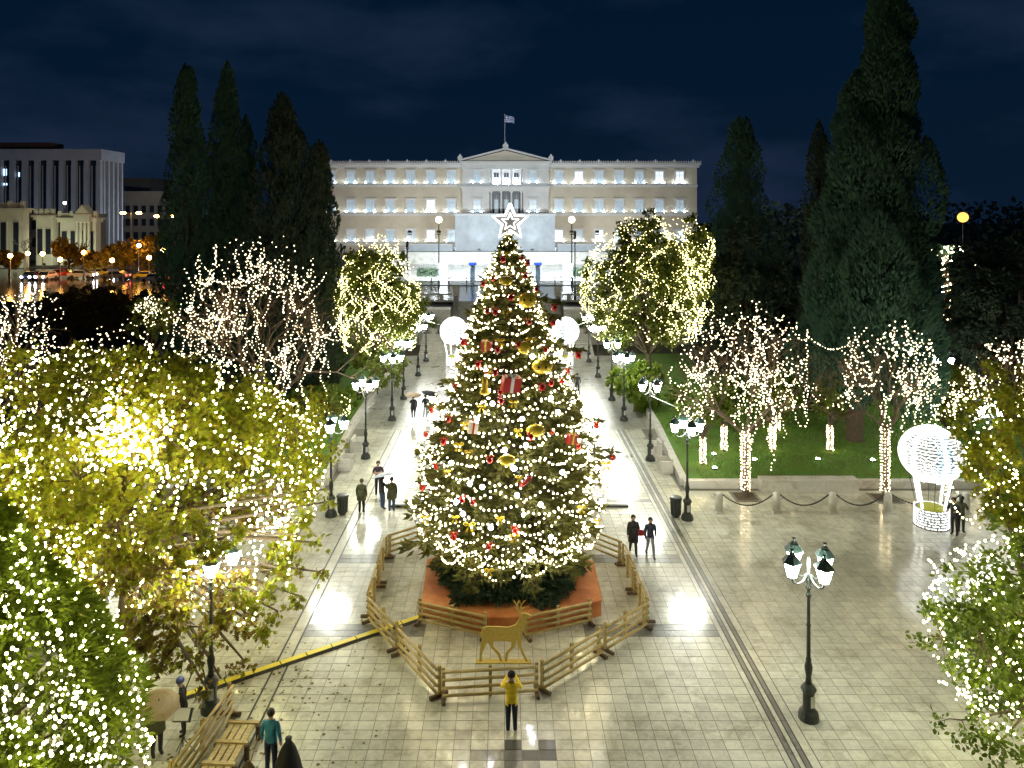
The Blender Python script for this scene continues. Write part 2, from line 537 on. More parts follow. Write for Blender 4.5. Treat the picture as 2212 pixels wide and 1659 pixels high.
tile_f = [(0,1,2,3),(1,0,4,5),(2,1,5,6),(3,2,6,7),(0,3,7,4)]
tmesh = {}
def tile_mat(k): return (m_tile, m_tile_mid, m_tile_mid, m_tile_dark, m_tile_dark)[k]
for k in range(5):
    me = bpy.data.meshes.new('paving_tile')
    me.from_pydata([(a*(TX-0.016), b*(TY-0.016), c*0.012) for a, b, c in tile_v], [], tile_f)
    me.materials.append(tile_mat(k)); me.update(); tmesh[k] = me
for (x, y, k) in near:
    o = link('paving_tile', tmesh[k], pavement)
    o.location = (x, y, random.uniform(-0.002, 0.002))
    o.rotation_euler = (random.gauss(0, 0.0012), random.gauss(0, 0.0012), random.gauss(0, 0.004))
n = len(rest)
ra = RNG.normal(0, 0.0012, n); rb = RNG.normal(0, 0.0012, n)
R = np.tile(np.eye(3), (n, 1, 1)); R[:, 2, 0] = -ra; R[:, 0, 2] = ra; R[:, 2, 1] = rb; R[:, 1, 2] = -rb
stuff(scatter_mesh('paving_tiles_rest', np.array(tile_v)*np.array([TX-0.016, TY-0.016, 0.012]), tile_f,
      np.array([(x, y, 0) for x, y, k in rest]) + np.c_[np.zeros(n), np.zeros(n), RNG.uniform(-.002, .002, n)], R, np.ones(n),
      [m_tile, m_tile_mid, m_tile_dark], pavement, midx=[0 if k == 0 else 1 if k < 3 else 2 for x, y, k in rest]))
bpy.data.objects['paving_tiles_rest'].name = 'paving_tile_field'
# drain strips: grooved stone channels along both sides of the central walk
m_slot_shade = M('slot_shade', (0.02, 0.019, 0.016), 0.4)  # near-black sheet under the drain gaps, their depth shade put into colour
for (x0, x1) in ((7.66, 8.66), (-7.70, -7.18)):
    mb = MB(); mb.box(x0, x1, 17, 79.3, -0.0119, -0.009); struct(mb.build('drain_slot_shade', m_slot_shade))
for (x0, x1, mm) in ((7.70, 7.86, m_tile), (7.90, 8.02, m_tile_mid), (8.06, 8.18, m_tile), (8.22, 8.34, m_tile_mid), (8.38, 8.62, m_tile), (-7.62, -7.26, m_tile)):
    mb = MB(); y = 17.2
    while y < YT1:
        mb.box(x0, x1, y, min(y + 1.19, YT1), -0.0085, 0.001); y += 1.2
    stuff(mb.build('drain_slab', mm, pavement))

# ------------------------------------------------------------------ the avenue level, steps and retaining walls
mb = MB(); mb.box(-420, 420, 91.8, 112, 0, PLAT)
struct(mb.build('avenue', m_asphalt))
mb = MB(); mb.box(-420, -30, 112, 700, 0, PLAT - 0.01); mb.box(34, 420, 112, 700, 0, PLAT - 0.01)
mb.box(-30, 34, 196, 700, 0, PLAT)
struct(mb.build('upper_terrain', m_soil))
mb = MB(); mb.box(-300, -46, 112.01, 147, PLAT - .2, PLAT)
struct(mb.build('road', m_asphalt))
m_fore = marble('forecourt_marble', (0.60, 0.60, 0.58), (0.74, 0.74, 0.72), 0.12, 0.3, joints=(1.5, 1.5))
mb = MB(); mb.box(-30, 34, 112, 160, 0, PLAT + 0.12)
struct(mb.build('forecourt', m_fore))
mb = MB(); mb.box(-29.5, 33.5, 160.003, 195.5, 0, 6.85)
mb.box(-29.8, 33.8, 159.7, 160.5, 6.853, 7.15)
struct(mb.build('upper_terrace', m_white_marble))
st = thing('staircase', (0, 0, 0), 'broad marble stairway rising from the square to the avenue behind the christmas tree', 'stairs')
for i in range(10):
    mb = MB(); mb.box(-9.2, 9.6, 79.4 + i*0.42, 79.4 + (i+1)*0.42 + (2.2 if i == 9 else 0.0), 0, (i+1)*0.17)
    mb.build('step', m_stone, st)
for i in range(16):
    mb = MB(); mb.box(-5.8, 6.3, 85.8 + i*0.36 + 0.003, 85.8 + (i+1)*0.36 + (0.24 if i == 15 else 0), 0, 1.7 + (i+1)*0.169)
    mb.build('step', m_stone, st)
for sx in (-6.25, 6.3):
    mb = MB()
    mb.prism([(85.6, 0), (91.9, 0), (91.9, PLAT + 0.75), (91.0, PLAT + 0.75), (86.4, 2.55), (85.6, 2.55)], 0, 0.55)
    # prism is x,z along y: turn it so that it runs up the stair
    mb.v = [(sx + y, x, z) for (x, y, z) in mb.v]
    mb.build('cheek_wall', m_stone, st)
    mb = MB(); mb.box(sx - 0.1, sx + 0.65, 91.0, 91.75, PLAT + 0.76, PLAT + 1.75)
    mb.box(sx - 0.2, sx + 0.75, 90.9, 91.85, PLAT + 1.753, PLAT + 1.95)
    mb.build('pier', m_stone, st)
for (a, b, nm) in ((-34, -6.3, 'left'), (6.9, 40, 'right')):
    w = thing('retaining_wall', (0, 0, 0), 'rough stone retaining wall under the avenue %s of the stairway' % nm, 'wall')
    mb = MB(); mb.box(a, b, 86.2, 91.79, 0, PLAT - 0.3); mb.build('wall_body', m_stone, w)
    mb = MB(); mb.box(a - 0.05, b + 0.05, 86.0, 86.9, PLAT - 0.297, PLAT); mb.build('coping', m_white_marble, w)
    # courses of blocks, 10 px long or more
    mbs = MB()
    y0 = 86.2
    for r in range(6):
        x = max(a, -16) if a < 0 else a
        x1 = min(b, 16)
        while x < x1 - 0.4:
            ww = min(random.uniform(0.8, 1.5), x1 - x)
            d = random.uniform(0.02, 0.10)
            mbs.box(x + 0.02, x + ww - 0.02, y0 - d, y0 + 0.02, 1.75 + r*0.38, 1.75 + r*0.38 + 0.35)
            x += ww
    stuff(mbs.build('stone_block', m_stone, w))
rl = thing('railing', (0, 0, 0), 'low pale railing along the far kerb of the avenue before the white forecourt', 'railing')
mb = MB()
for z in (0.45, 0.95):
    mb.beam((-22, 113.2, PLAT + 0.12 + z), (24, 113.2, PLAT + 0.12 + z), 0.1, 0.1)
mb.build('rail', m_white_marble, rl)
for i in range(18):
    mb = MB(); mb.box(-22 + i*2.7 - 0.09, -22 + i*2.7 + 0.09, 113.1, 113.3, PLAT + 0.12, PLAT + 1.17)
    mb.build('post', m_white_marble, rl)
rl2 = thing('balustrade', (0, 0, 0), 'stone balustrade along the near kerb of the avenue beside the stairway', 'balustrade')
for (a, b) in ((-17, -6.5), (7.2, 18)):
    mb = MB(); mb.box(a, b, 91.1, 91.4, PLAT + 0.8, PLAT + 1.0); mb.box(a, b, 91.12, 91.38, PLAT, PLAT + 0.2); mb.build('rail', m_stone, rl2)
    k = int((b - a)/1.7)
    for i in range(k):
        x = a + 0.5 + i*1.7
        mb = MB(); mb.box(x, x + 0.45, 91.08, 91.42, PLAT + 0.203, PLAT + 0.797); mb.build('post', m_stone, rl2)

# ------------------------------------------------------------------ lawns with marble kerb walls
def lawn(poly, nm):
    mb = MB(); mb.slab(poly, -0.03, 0.30)
    struct(mb.build('lawn', m_lawn))
lawn([(10.2, 41.2), (41, 41.2), (41, 79), (12, 79), (11.0, 52)], 'right')
lawn([(-10.2, 41.2), (-33, 41.2), (-33, 79), (-11.6, 79), (-11.0, 52)], 'left')
def kerb(pts, name, lab, h=0.42, w=0.4):
    t = thing(name, (0, 0, 0), lab, 'kerb wall')
    for a, b in zip(pts[:-1], pts[1:]):
        a = Vector((*a, 0)); b = Vector((*b, 0)); L = (b - a).length; nseg = max(1, round(L/2.4)); d = (b - a)/nseg
        for i in range(nseg):
            p = a + d*i; q = a + d*(i + 1); g = d.normalized()*0.008
            mb = MB(); mb.beam(p + g + Vector((0,0,h/2)), q - g + Vector((0,0,h/2)), w, h)
            mb.build('kerb_block', m_white_marble, t)
kerb([(9.9, 40.9), (41, 40.9)], 'kerb_wall', 'long white marble kerb wall along the front of the right lawn behind the chained bollards')
kerb([(9.95, 41.15), (10.75, 52), (11.7, 79)], 'kerb_wall', 'white marble kerb wall along the walk side of the right lawn')
kerb([(-33, 40.9), (-9.9, 40.9)], 'kerb_wall', 'white marble kerb wall along the front of the left lawn by the plane tree')
kerb([(-9.95, 41.15), (-10.75, 52), (-11.3, 79)], 'kerb_wall', 'white marble kerb wall along the walk side of the left lawn')
t = thing('seat_wall', (0, 0, 0), 'taller veined marble seat wall standing before the kerb of the right lawn', 'bench')
for i in range(3):
    x0 = 13.9 + i*1.76
    mb = MB(); mb.box(x0, x0 + 1.74, 40.05, 40.68, 0, 0.62); mb.build('marble_block', m_white_marble, t)
    mb = MB(); mb.box(x0 - 0.0, x0 + 1.74, 40.0, 40.695, 0.623, 0.72); mb.build('seat_slab', m_white_marble, t)
# grass blades, short, on both lawns
def blades(n, x0, x1, y0, y1):
    p = np.c_[RNG.uniform(x0, x1, n), RNG.uniform(y0, y1, n), np.full(n, 0.29)]
    d = np.c_[RNG.normal(0, .45, n), RNG.normal(0, .45, n), np.ones(n)]
    return p, d
pg1, dg1 = blades(36000, 11.0, 36, 41.3, 62)
pg2, dg2 = blades(14000, -22, -11.0, 41.3, 62)
pg = np.r_[pg1, pg2]; dg = np.r_[dg1, dg2]
stuff(scatter_mesh('grass', [(-.5, 0, 0), (.5, 0, 0), (0.1, 0, 1)], [(0, 1, 2)], pg, frames(dg),
      np.c_[np.full(len(pg), .05), np.full(len(pg), .05), RNG.uniform(.07, .17, len(pg))], m_grass))

# ================================================================== BUILDINGS
m_wall = M('ochre_plaster', (0.45, 0.40, 0.315), 0.75, col2=(0.55, 0.50, 0.40), nscale=0.16, bump=0.05)
m_trim = M('pale_trim', (0.50, 0.50, 0.50), 0.6, col2=(0.58, 0.58, 0.58), nscale=0.3)
m_pane = M('window_pane', (0.16, 0.22, 0.26), 0.15, col2=(0.26, 0.33, 0.38), nscale=0.4, spec=0.7, emit=(.66,.80,.90), estr=.14)
m_pane_lit = M('window_pane_lit', (0.6, 0.7, 0.8), 0.3, emit=(0.82, 0.90, 1.0), estr=0.30)
m_pane_dark = M('dark_opening_and_shade', (0.02, 0.025, 0.04), 0.3)
m_upl = M('uplight_lens', (0.9, 0.95, 1), 0.3, emit=(0.82, 0.93, 1.0), estr=34.0)
m_grey = M('monument_stone', (0.34, 0.37, 0.40), 0.5, col2=(0.44, 0.47, 0.50), nscale=0.5, bump=0.08)
m_roof = M('clay_roof', (0.16, 0.08, 0.05), 0.8)

PB_Y = 196.0
def bx(p): return (p - 1096)*PB_Y/F + (1096 - CX)*PB_Y/F      # picture column -> x on the facade
Z_R, Z_S1, Z_S2, Z_S3, Z_B = 28.9, 23.2, 15.6, 7.7, 4.4
X0, X1 = bx(702), bx(1505.5)
XA, XB = bx(1000), bx(1184)
par = thing('parliament_building', (0, 0, 0), 'wide ochre three storey neoclassical palace with central pediment and rows of lit windows', 'building')
mb = MB(); mb.box(X0, X1, PB_Y, PB_Y + 60, Z_B, Z_R - 1.2); mb.build('wall', m_wall, par)
mb = MB()
mb.box(X0 - 0.5, XA - 0.3, PB_Y - 0.5, PB_Y + 60.5, Z_R - 1.2 + 0.003, Z_R - 0.55)
mb.box(X0 - 0.9, XA - 0.3, PB_Y - 0.9, PB_Y + 60.9, Z_R - 0.547, Z_R)
mb.box(XB + 0.3, X1 + 0.5, PB_Y - 0.5, PB_Y + 60.5, Z_R - 1.2 + 0.003, Z_R - 0.55)
mb.box(XB + 0.3, X1 + 0.9, PB_Y - 0.9, PB_Y + 60.9, Z_R - 0.547, Z_R)
mb.build('cornice', m_trim, par)
mb = MB(); mb.box(X0 + 4, X1 - 4, PB_Y + 4, PB_Y + 56, Z_R, Z_R + 0.9); mb.build('roof', m_roof, par)
mb = MB()
for (a, b) in ((X0 - 0.7, XA - 0.8), (XB + 0.8, X1 + 0.7)):
    k = int((b - a)/0.62)
    for i in range(k + 1):
        x = a + (b - a)*i/k
        big = (i % 8 == 4)
        s_ = 1.6 if big else 1.0
        mb.prism([(x-.17*s_, Z_R+.003), (x+.17*s_, Z_R+.003), (x+.2*s_, Z_R+.35*s_), (x, Z_R+.62*s_), (x-.2*s_, Z_R+.35*s_)], PB_Y - .85, PB_Y - .65)
stuff(mb.build('antefix', m_trim, par))
for z in (Z_S1, Z_S2, Z_S3):
    for (a, b) in ((X0 - 0.15, XA - 0.02), (XB + 0.02, X1 + 0.15)):
        mb = MB(); mb.box(a, b, PB_Y - 0.25, PB_Y - 0.004, z - 0.32, z); mb.box(a, b, PB_Y - 0.12, PB_Y - 0.004, z - 0.6, z - 0.323); mb.build('string_course', m_trim, par)
mb = MB(); mb.box(X0 - 0.2, X1 + 0.2, PB_Y - 0.5, PB_Y - 0.004, Z_B, Z_S3 - 1.9); mb.build('plinth', m_stone, par)

def window(x, z0, h, w=2.05, y=PB_Y, pane=None, bright=1.0, parent=par, lamps=True):
    z1 = z0 + h
    f = MB()
    f.box(x-w/2-.30, x-w/2, y-.28, y-.003, z0, z1); f.box(x+w/2, x+w/2+.30, y-.28, y-.003, z0, z1)
    f.box(x-w/2-.30, x+w/2+.30, y-.30, y-.003, z1+.002, z1+.32); f.box(x-w/2-.55, x+w/2+.55, y-.50, y-.003, z1+.323, z1+.60)
    f.box(x-.05, x+.05, y-.12, y-.06, z0, z1); f.box(x-w/2, x+w/2, y-.119, y-.061, z0+h*.62, z0+h*.62+.1)
    wf = f.build('window', m_trim, parent)
    mb = MB(); mb.box(x-w/2, x+w/2, y-.06, y-.004, z0, z1); mb.build('pane', pane or m_pane, wf)
    mb = MB(); mb.box(x-w/2-.7, x+w/2+.7, y-.55, y-.003, z0-.22, z0-.002); mb.build('sill', m_trim, wf)
    if lamps:
        for sx in (-1, 1):
            mb = MB(); mb.sphere((x + sx*(w/2 + .16), y - .46, z0 + .16), .15*bright, 8, 6)
            mb.build('uplight', m_upl, wf)
    return wf
wxl = [715, 758, 800, 843.5, 887, 930.5, 975]
wxr = [1207, 1250, 1294, 1337.5, 1381, 1424, 1468]
random.seed(3)
for r, (z0, h) in enumerate(((23.55, 3.1), (15.95, 3.1), (8.2, 2.9))):
    for px in wxl + wxr:
        if r == 2 and 985 < px < 1200: continue
        u = random.random()
        pane = m_pane
        if r == 0 and px > 1200: pane = m_pane_lit if px in (1424, 1468, 1250) else m_pane
        elif u < 0.18: pane = m_pane_lit
        window(bx(px), z0, h, pane=pane, bright=random.choice((0.8, 1, 1, 1.15)) * (1.25 if (r == 0 and px > 1200) else 1))
# ----- the projecting centre
YC = PB_Y - 2.2
mb = MB()
mb.box(XA, XB, YC, PB_Y - .006, Z_B, Z_S2); mb.build('centre_base', m_wall, par)
LA, LB = bx(1061.5), bx(1126)     # loggia
for (z0, z1) in ((Z_S2, 21.4), (Z_S1, 27.2)):
    for (a, b) in ((XA, LA - .45), (LB + .45, XB)):
        mb = MB(); mb.box(a, b, YC, PB_Y - .006, z0 + .003, z1); mb.build('centre_wall', m_trim, par)
mb = MB()
mb.box(XA - .5, XB + .5, YC - .6, PB_Y - .006, Z_S2 - .42, Z_S2)
mb.box(XA - .15, XB + .15, YC - .2, PB_Y - .006, 21.403, 22.3)
mb.box(XA - .6, XB + .6, YC - .7, PB_Y - .006, 22.303, 22.75); mb.box(XA - .1, XB + .1, YC - .12, PB_Y - .006, 22.753, Z_S1)
mb.box(XA - .2, XB + .2, YC - .25, PB_Y - .006, 27.203, 28.7)
mb.box(XA - .7, XB + .7, YC - .8, PB_Y + 12, 28.703, 29.25)
mb.build('entablature', m_trim, par)
xm = (XA + XB)/2
mb = MB(); mb.prism([(XA - .2, 29.253), (XB + .2, 29.253), (xm, 32.1)], YC + .3, PB_Y + 12); mb.build('pediment', m_wall, par)
mb = MB()
for (a, b) in (((XA - .9, 29.26), (xm, 32.45)), ((XB + .9, 29.26), (xm, 32.45))):
    mb.beam((a[0], YC - .1, a[1] + .2), (b[0], YC - .1, b[1] + .1), 1.2, .42, up=(0, 0, 1))
mb.build('pediment_cornice', m_trim, par)
for (x, z, s_) in ((XA - .6, 29.5, 1), (XB + .6, 29.5, 1), (xm, 32.5, 1.15)):
    mb = MB(); mb.prism([(x-.55*s_, z), (x+.55*s_, z), (x+.65*s_, z+.8*s_), (x+.25*s_, z+1.3*s_), (x, z+1.7*s_), (x-.25*s_, z+1.3*s_), (x-.65*s_, z+.8*s_)], YC - .5, YC + .3)
    mb.build('acroterion', m_trim, par)
for px in (1031, 1150.5):
    window(bx(px), 23.6, 3.1, w=1.8, y=YC); window(bx(px), 15.95, 3.1, w=1.8, y=YC)
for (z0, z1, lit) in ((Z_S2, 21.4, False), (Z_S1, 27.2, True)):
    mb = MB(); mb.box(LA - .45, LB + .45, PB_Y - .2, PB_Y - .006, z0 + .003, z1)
    mb.build('loggia_wall', m_trim if lit else m_pane_dark, par)  # back wall of the unlit loggia is near-black, its shade put into the colour
    for i in range(4):
        x = LA + (LB - LA)*i/3
        mb = MB(); mb.lathe([(.42, 0), (.42, .25), (.33, .3), (.28, z1 - z0 - .5), (.40, z1 - z0 - .35), (.45, z1 - z0)], 10, (x, YC + .5, z0 + .004))
        mb.build('column', m_trim, par)
    for i in range(3):
        x = LA + (LB - LA)*(i + .5)/3
        mb = MB(); mb.box(x-.62, x+.62, PB_Y-.32, PB_Y-.204, z0+.1, z1-.9)
        wf = mb.build('window', m_pane_dark, par)
        mb = MB(); mb.box(x-.5, x+.5, PB_Y-.36, PB_Y-.324, z0+.2, z1-2.1); mb.build('pane', m_pane_lit if lit else m_pane, wf)
        mb = MB(); mb.box(x-.04, x+.04, PB_Y-.42, PB_Y-.364, z0+.1, z1-.9); mb.build('mullion', m_trim, wf)
        if lit:
            for sx in (-.45, .45):
                mb = MB(); mb.sphere((x + sx, YC + .9, z0 + .3), .24, 8, 6); mb.build('uplight', m_upl, wf)
# flag on its pole
fp = thing('flagpole', (bx(1090.5), PB_Y + 1, 33.2), 'thin white flagpole standing on the pediment of the palace', 'flagpole')
mb = MB(); mb.tube([(0,0,-1.5),(0,0,3.5),(0,0,8.6)], [.11,.09,.06], 8); mb.build('pole', m_trim, fp)
mb = MB(); mb.sphere((0,0,8.75), .17, 8, 6); mb.build('finial', m_gold, fp)
def flag_mat():
    m = bpy.data.materials.new('blue_white_flag'); m.use_nodes = True
    N = m.node_tree.nodes; L = m.node_tree.links; b = N['Principled BSDF']; b.inputs['Roughness'].default_value = .7
    at = N.new('ShaderNodeAttribute'); at.attribute_name = 'blue'
    rp = N.new('ShaderNodeMixRGB'); rp.inputs[1].default_value = (.8,.8,.8,1); rp.inputs[2].default_value = (.02,.06,.38,1)
    L.new(at.outputs['Fac'], rp.inputs[0]); L.new(rp.outputs[0], b.inputs['Base Color'])
    m.cycles.emission_sampling = 'NONE'
    return m
NX, NZ = 27, 18
FW, FH = 2.6, 1.9
vs = []; fs = []; fl = []
for j in range(NZ + 1):
    for i in range(NX + 1):
        u, v = i/NX, j/NZ
        vs.append((u*FW*.93, .22*math.sin(u*7 + v*1.3)*u + .1*math.sin(u*15)*u, v*FH - .42*u*u - .05*math.sin(u*6)))
for j in range(NZ):
    for i in range(NX):
        a = j*(NX+1) + i
        fs.append((a, a+1, a+NX+2, a+NX+1))
        stripe = (j*9)//NZ          # 0 bottom .. 8 top
        blue = 1 if stripe % 2 == 0 else 0
        if stripe >= 4 and i < 10:
            jj = (j - 8); blue = 0 if (4 <= i <= 5 or 4 <= jj <= 5) else 1
        fl.append(float(blue))
me = bpy.data.meshes.new('flag'); me.from_pydata(vs, [], fs)
at = me.attributes.new('blue', 'FLOAT', 'FACE'); at.data.foreach_set('value', fl)
me.materials.append(flag_mat()); me.update()
fo = link('flag', me); fo.location = (bx(1090.5) + .1, PB_Y + 1, 33.2 + 6.6)
so = fo.modifiers.new('thickness', 'SOLIDIFY'); so.thickness = 0.03
tag(fo, 'blue and white striped flag with a cross flying above the palace', 'flag')

# ----- monument wall before the palace
mon = thing('monument_wall', (0, 0, 0), 'tall grey blue stone monument wall below the palace, lit from its foot', 'monument')
MX0, MX1, MY = (983-CX)*172/F, (1199-CX)*172/F, 172.0
mb = MB()
mb.box(MX0, MX1, MY, MY + 3, 6.85, 15.0)
mb.build('wall', m_grey, mon)
mb = MB(); mb.box(MX0 - .3, MX1 + .3, MY - .35, MY + 3.3, 15.003, 15.5); mb.build('coping', m_trim, mon)
for r in range(6):
    for k in range(10):
        a = MX0 + (MX1 - MX0)*k/10; b = MX0 + (MX1 - MX0)*(k+1)/10
        mb = MB(); mb.box(a + .02, b - .02, MY - .06 - random.uniform(0, .025), MY - .003, 6.9 + r*1.35 + .02, 6.9 + (r+1)*1.35 - .02)
        mb.build('stone_slab', m_grey, mon)
for s_, (a, b) in enumerate((((877-CX)*170/F, MX0 - .5), (MX1 + .5, (1305-CX)*170/F))):
    t = thing('wing_wall', (0, 0, 0), 'low grey wing wall on the %s of the monument wall' % ('left', 'right')[s_], 'wall')
    mb = MB(); mb.box(a, b, 171, 173, 6.85, 8.2); mb.build('wall', m_grey, t)
    mb = MB(); mb.box(a - .1, b + .1, 170.8, 173.2, 8.203, 8.5); mb.build('coping', m_trim, t)
# sentry boxes
m_blue = M('blue_paint', (0.02, 0.06, 0.42), 0.4)
m_box = M('pale_blue_paint', (0.40, 0.48, 0.56), 0.5)
for px, nm in ((1021, 'left'), (1162, 'right')):
    x, y = (px - CX)*119/F, 119.0
    t = thing('sentry_box', (x, y, PLAT + .12), 'narrow pale sentry box with flat blue roof at the %s before the monument' % nm, 'sentry box', 'sentry boxes before the monument')
    mb = MB(); mb.box(-.45, .45, -.05, .5, 0, 2.6); mb.box(-.45, -.33, -.5, -.053, 0, 2.6); mb.box(.33, .45, -.5, -.053, 0, 2.6); mb.box(-.327, .327, -.5, -.053, 2.15, 2.6); mb.build('body', m_box, t)
    mb = MB(); mb.box(-.62, .62, -.7, .7, 2.603, 2.95); mb.build('roof', m_blue, t)
    mb = MB(); mb.sphere((0, -.53, 2.35), .13, 8, 6, sc=(1, .3, 1)); mb.build('emblem', m_black, t)
for px, nm in ((957, 'left'), (1226, 'right')):
    x, y = (px - CX)*124/F, 124.0
    t = thing('pedestal', (x, y, PLAT + .12), 'square grey stone pedestal with a dark wreath at the %s of the forecourt' % nm, 'pedestal', 'pedestals of the forecourt')
    mb = MB(); mb.box(-.9, .9, -.9, .9, 0, .35); mb.box(-.75, .75, -.75, .75, .353, 2.3); mb.box(-.85, .85, -.85, .85, 2.303, 2.5); mb.build('block', m_grey, t)
    mb = MB(); mb.lathe([(.34, 0), (.34, .05), (.2, .05), (.2, 0)], 12, cap=False); mb.v = [(a, -.753 - c, 1.6 + b) for a, b, c in mb.v]; mb.build('wreath', m_black, t)

# ----- office block on the far left
m_conc = M('pale_concrete', (0.50, 0.50, 0.52), 0.6, col2=(0.58, 0.58, 0.60), nscale=0.3)
m_glassdark = M('dark_glass', (0.012, 0.02, 0.035), 0.10, col2=(0.02, 0.03, 0.05), nscale=0.2, spec=0.8)
ob = thing('office_building', (0, 0, 0), 'modern office block with tall white fins and dark glass at far left', 'building')
OX, OY = -109.0, 200.0
mb = MB(); mb.box(OX - 70, OX - 1.2, OY + 1.2, OY + 11.4, PLAT, 30.0); mb.build('glass_wall', m_glassdark, ob)
mb = MB(); mb.box(OX - 71, OX + .2, OY - .2, OY + 12.2, 30.003, 33.0); mb.build('roof_slab', m_conc, ob)
mb = MB(); mb.box(OX - 60, OX - 16, OY + 4, OY + 10, 33.003, 35.2); mb.build('penthouse', m_roof, ob)
for i in range(15):
    x = OX - .75 - i*3.35
    mb = MB(); mb.box(x - .55, x + .55, OY, OY + 1.19, PLAT, 30.0); mb.build('fin', m_conc, ob)
    if i < 14:
        for k in (1, 2):
            mb = MB(); mb.box(x - k*1.1 - .1 - .55*0, x - k*1.1 + .1, OY + .9, OY + 1.19, PLAT, 28.6); mb.build('mullion', m_conc, ob)
for i in range(5):
    y = OY + .9 + i*2.35
    mb = MB(); mb.box(OX - 1.19, OX, y + .6, y + 1.35, PLAT, 30.0); mb.build('fin', m_conc, ob)
    for k in (1, 2):
        mb = MB(); mb.box(OX - 1.19, OX - .9, y + 1.35 + k*.5, y + 1.45 + k*.5, PLAT, 28.6); mb.build('mullion', m_conc, ob)
m_officelit = M('lit_office_window', (.4,.6,.9), .4, emit=(.45,.72,1.0), estr=1.3)
for (px, py, w, h) in ((8, 372, 12, 14), (28, 371, 9, 11), (29, 347, 5, 9), (40, 377, 4, 9), (10, 398, 10, 4)):
    x = (px - CX)*201.1/F; z = H - (py - HY)*201.1/F
    mb = MB(); mb.box(x - w*.063, x + w*.063, OY + 1.1, OY + 1.185, z - h*.063, z + h*.063); mb.build('lit_window', m_officelit, ob)

# ----- pale mansions
m_cream = M('cream_plaster', (0.55, 0.54, 0.40), 0.7, col2=(0.62, 0.61, 0.47), nscale=0.4)
def mansion(x0, x1, y, zt, lab, ped=None, win=3, base=PLAT):
    t = thing('mansion', (0, 0, 0), lab, 'building')
    mb = MB(); mb.box(x0, x1, y, y + 2.0, base, zt - 1.5); mb.build('wall', m_cream, t)
    mb = MB(); mb.box(x0 - .4, x1 + .4, y - .4, y + 2.3, zt - 1.497, zt - .9); mb.box(x0 - .7, x1 + .7, y - .7, y + 2.6, zt - .897, zt - .5); mb.build('cornice', m_cream, t)
    k = max(3, int((x1 - x0)/2.2))
    for i in range(k + 1):
        x = x0 + (x1 - x0)*i/k
        mb = MB(); mb.box(x - .35, x + .35, y - .3, y + .4, zt - .497, zt + .9); mb.build('baluster_pier', m_cream, t)
    mb = MB(); mb.box(x0, x1, y - .1, y + .2, zt - .494, zt + .45); mb.build('parapet', m_cream, t)
    for i in range(win):
        x = x0 + (x1 - x0)*(i + .5)/win
        mb = MB(); mb.box(x - .75, x + .75, y - .12, y - .004, base + 2.2, zt - 3.2); w_ = mb.build('window', m_cream, t)
        mb = MB(); mb.box(x - .55, x + .55, y - .16, y - .124, base + 2.4, zt - 3.4); mb.build('pane', m_pane_dark, w_)
    if ped:
        a, b = ped
        mb = MB(); mb.prism([(a, zt + .2), (b, zt + .2), ((a+b)/2, zt + 2.2)], y - 1.6, y + 1); mb.build('pediment', m_cream, t)
        mb = MB(); mb.box(a, b, y - 1.8, y - .72, zt - 1.4, zt + .197); mb.build('porch_entablature', m_cream, t)
        for i in range(4):
            x = a + .4 + (b - a - .8)*i/3
            mb = MB(); mb.lathe([(.42, 0), (.36, .4), (.3, zt - 1.6 - base), (.45, zt - 1.42 - base)], 8, (x, y - 1.25, base)); mb.build('column', m_cream, t)
    return t
def PX(px, Y): return (px - CX)*Y/F
def PZ(py, Y): return H - (py - HY)*Y/F
mansion(PX(-60, 150), PX(49, 150), 150, PZ(444, 150), 'cream mansion with bright cornice and portico cut by the left picture edge', None, 4)
mansion(PX(78, 158), PX(114, 158), 158, PZ(460, 158), 'small cream pavilion with roof balustrade between the two mansions at far left', None, 2)
mansion(PX(127, 158), PX(204, 158), 158.5, PZ(465, 158), 'pale lit mansion with pedimented porch below the office block', (PX(166, 158), PX(200, 158)), 4)
# dim blocks behind the lamps
m_dimwall = M('dim_plaster', (0.30, 0.25, 0.19), 0.8, col2=(0.36, 0.30, 0.23), nscale=0.3)
def dim_block(x0, x1, y, d, zt, lab, rows=2, cols=5):
    t = thing('apartment_building', (0, 0, 0), lab, 'building')
    mb = MB(); mb.box(x0, x1, y, y + d, PLAT, zt); mb.build('wall', m_dimwall, t)
    mb = MB(); mb.box(x0 - .5, x1 + .5, y - .6, y + d, zt + .003, zt + .7); mb.build('cornice', m_dimwall, t)
    for r in range(rows):
        for c in range(cols):
            x = x0 + (x1 - x0)*(c + .5)/cols; z = PLAT + 3 + r*4.2
            mb = MB(); mb.box(x - .9, x + .9, y - .15, y - .004, z, z + 2.6); w_ = mb.build('window', m_dimwall, t)
            mb = MB(); mb.box(x - .7, x + .7, y - .18, y - .154, z + .2, z + 2.4); mb.build('pane', m_pane_dark, w_)
dim_block(PX(268, 235), PX(372, 235), 235, 20, PZ(418, 235), 'dim brown building with dark windows right of the office block', 3, 6)
dim_block(PX(268, 300), PX(325, 300), 300, 20, PZ(388, 300), 'distant dark flat roofed block peeping over the dim brown building', 4, 4)
dim_block(PX(40, 175), PX(165, 175), 176, 12, PZ(468, 175), 'low house block standing in for a brown mass behind the pale mansion', 2, 6)  # house block added in place of a brown mass between mansions and office
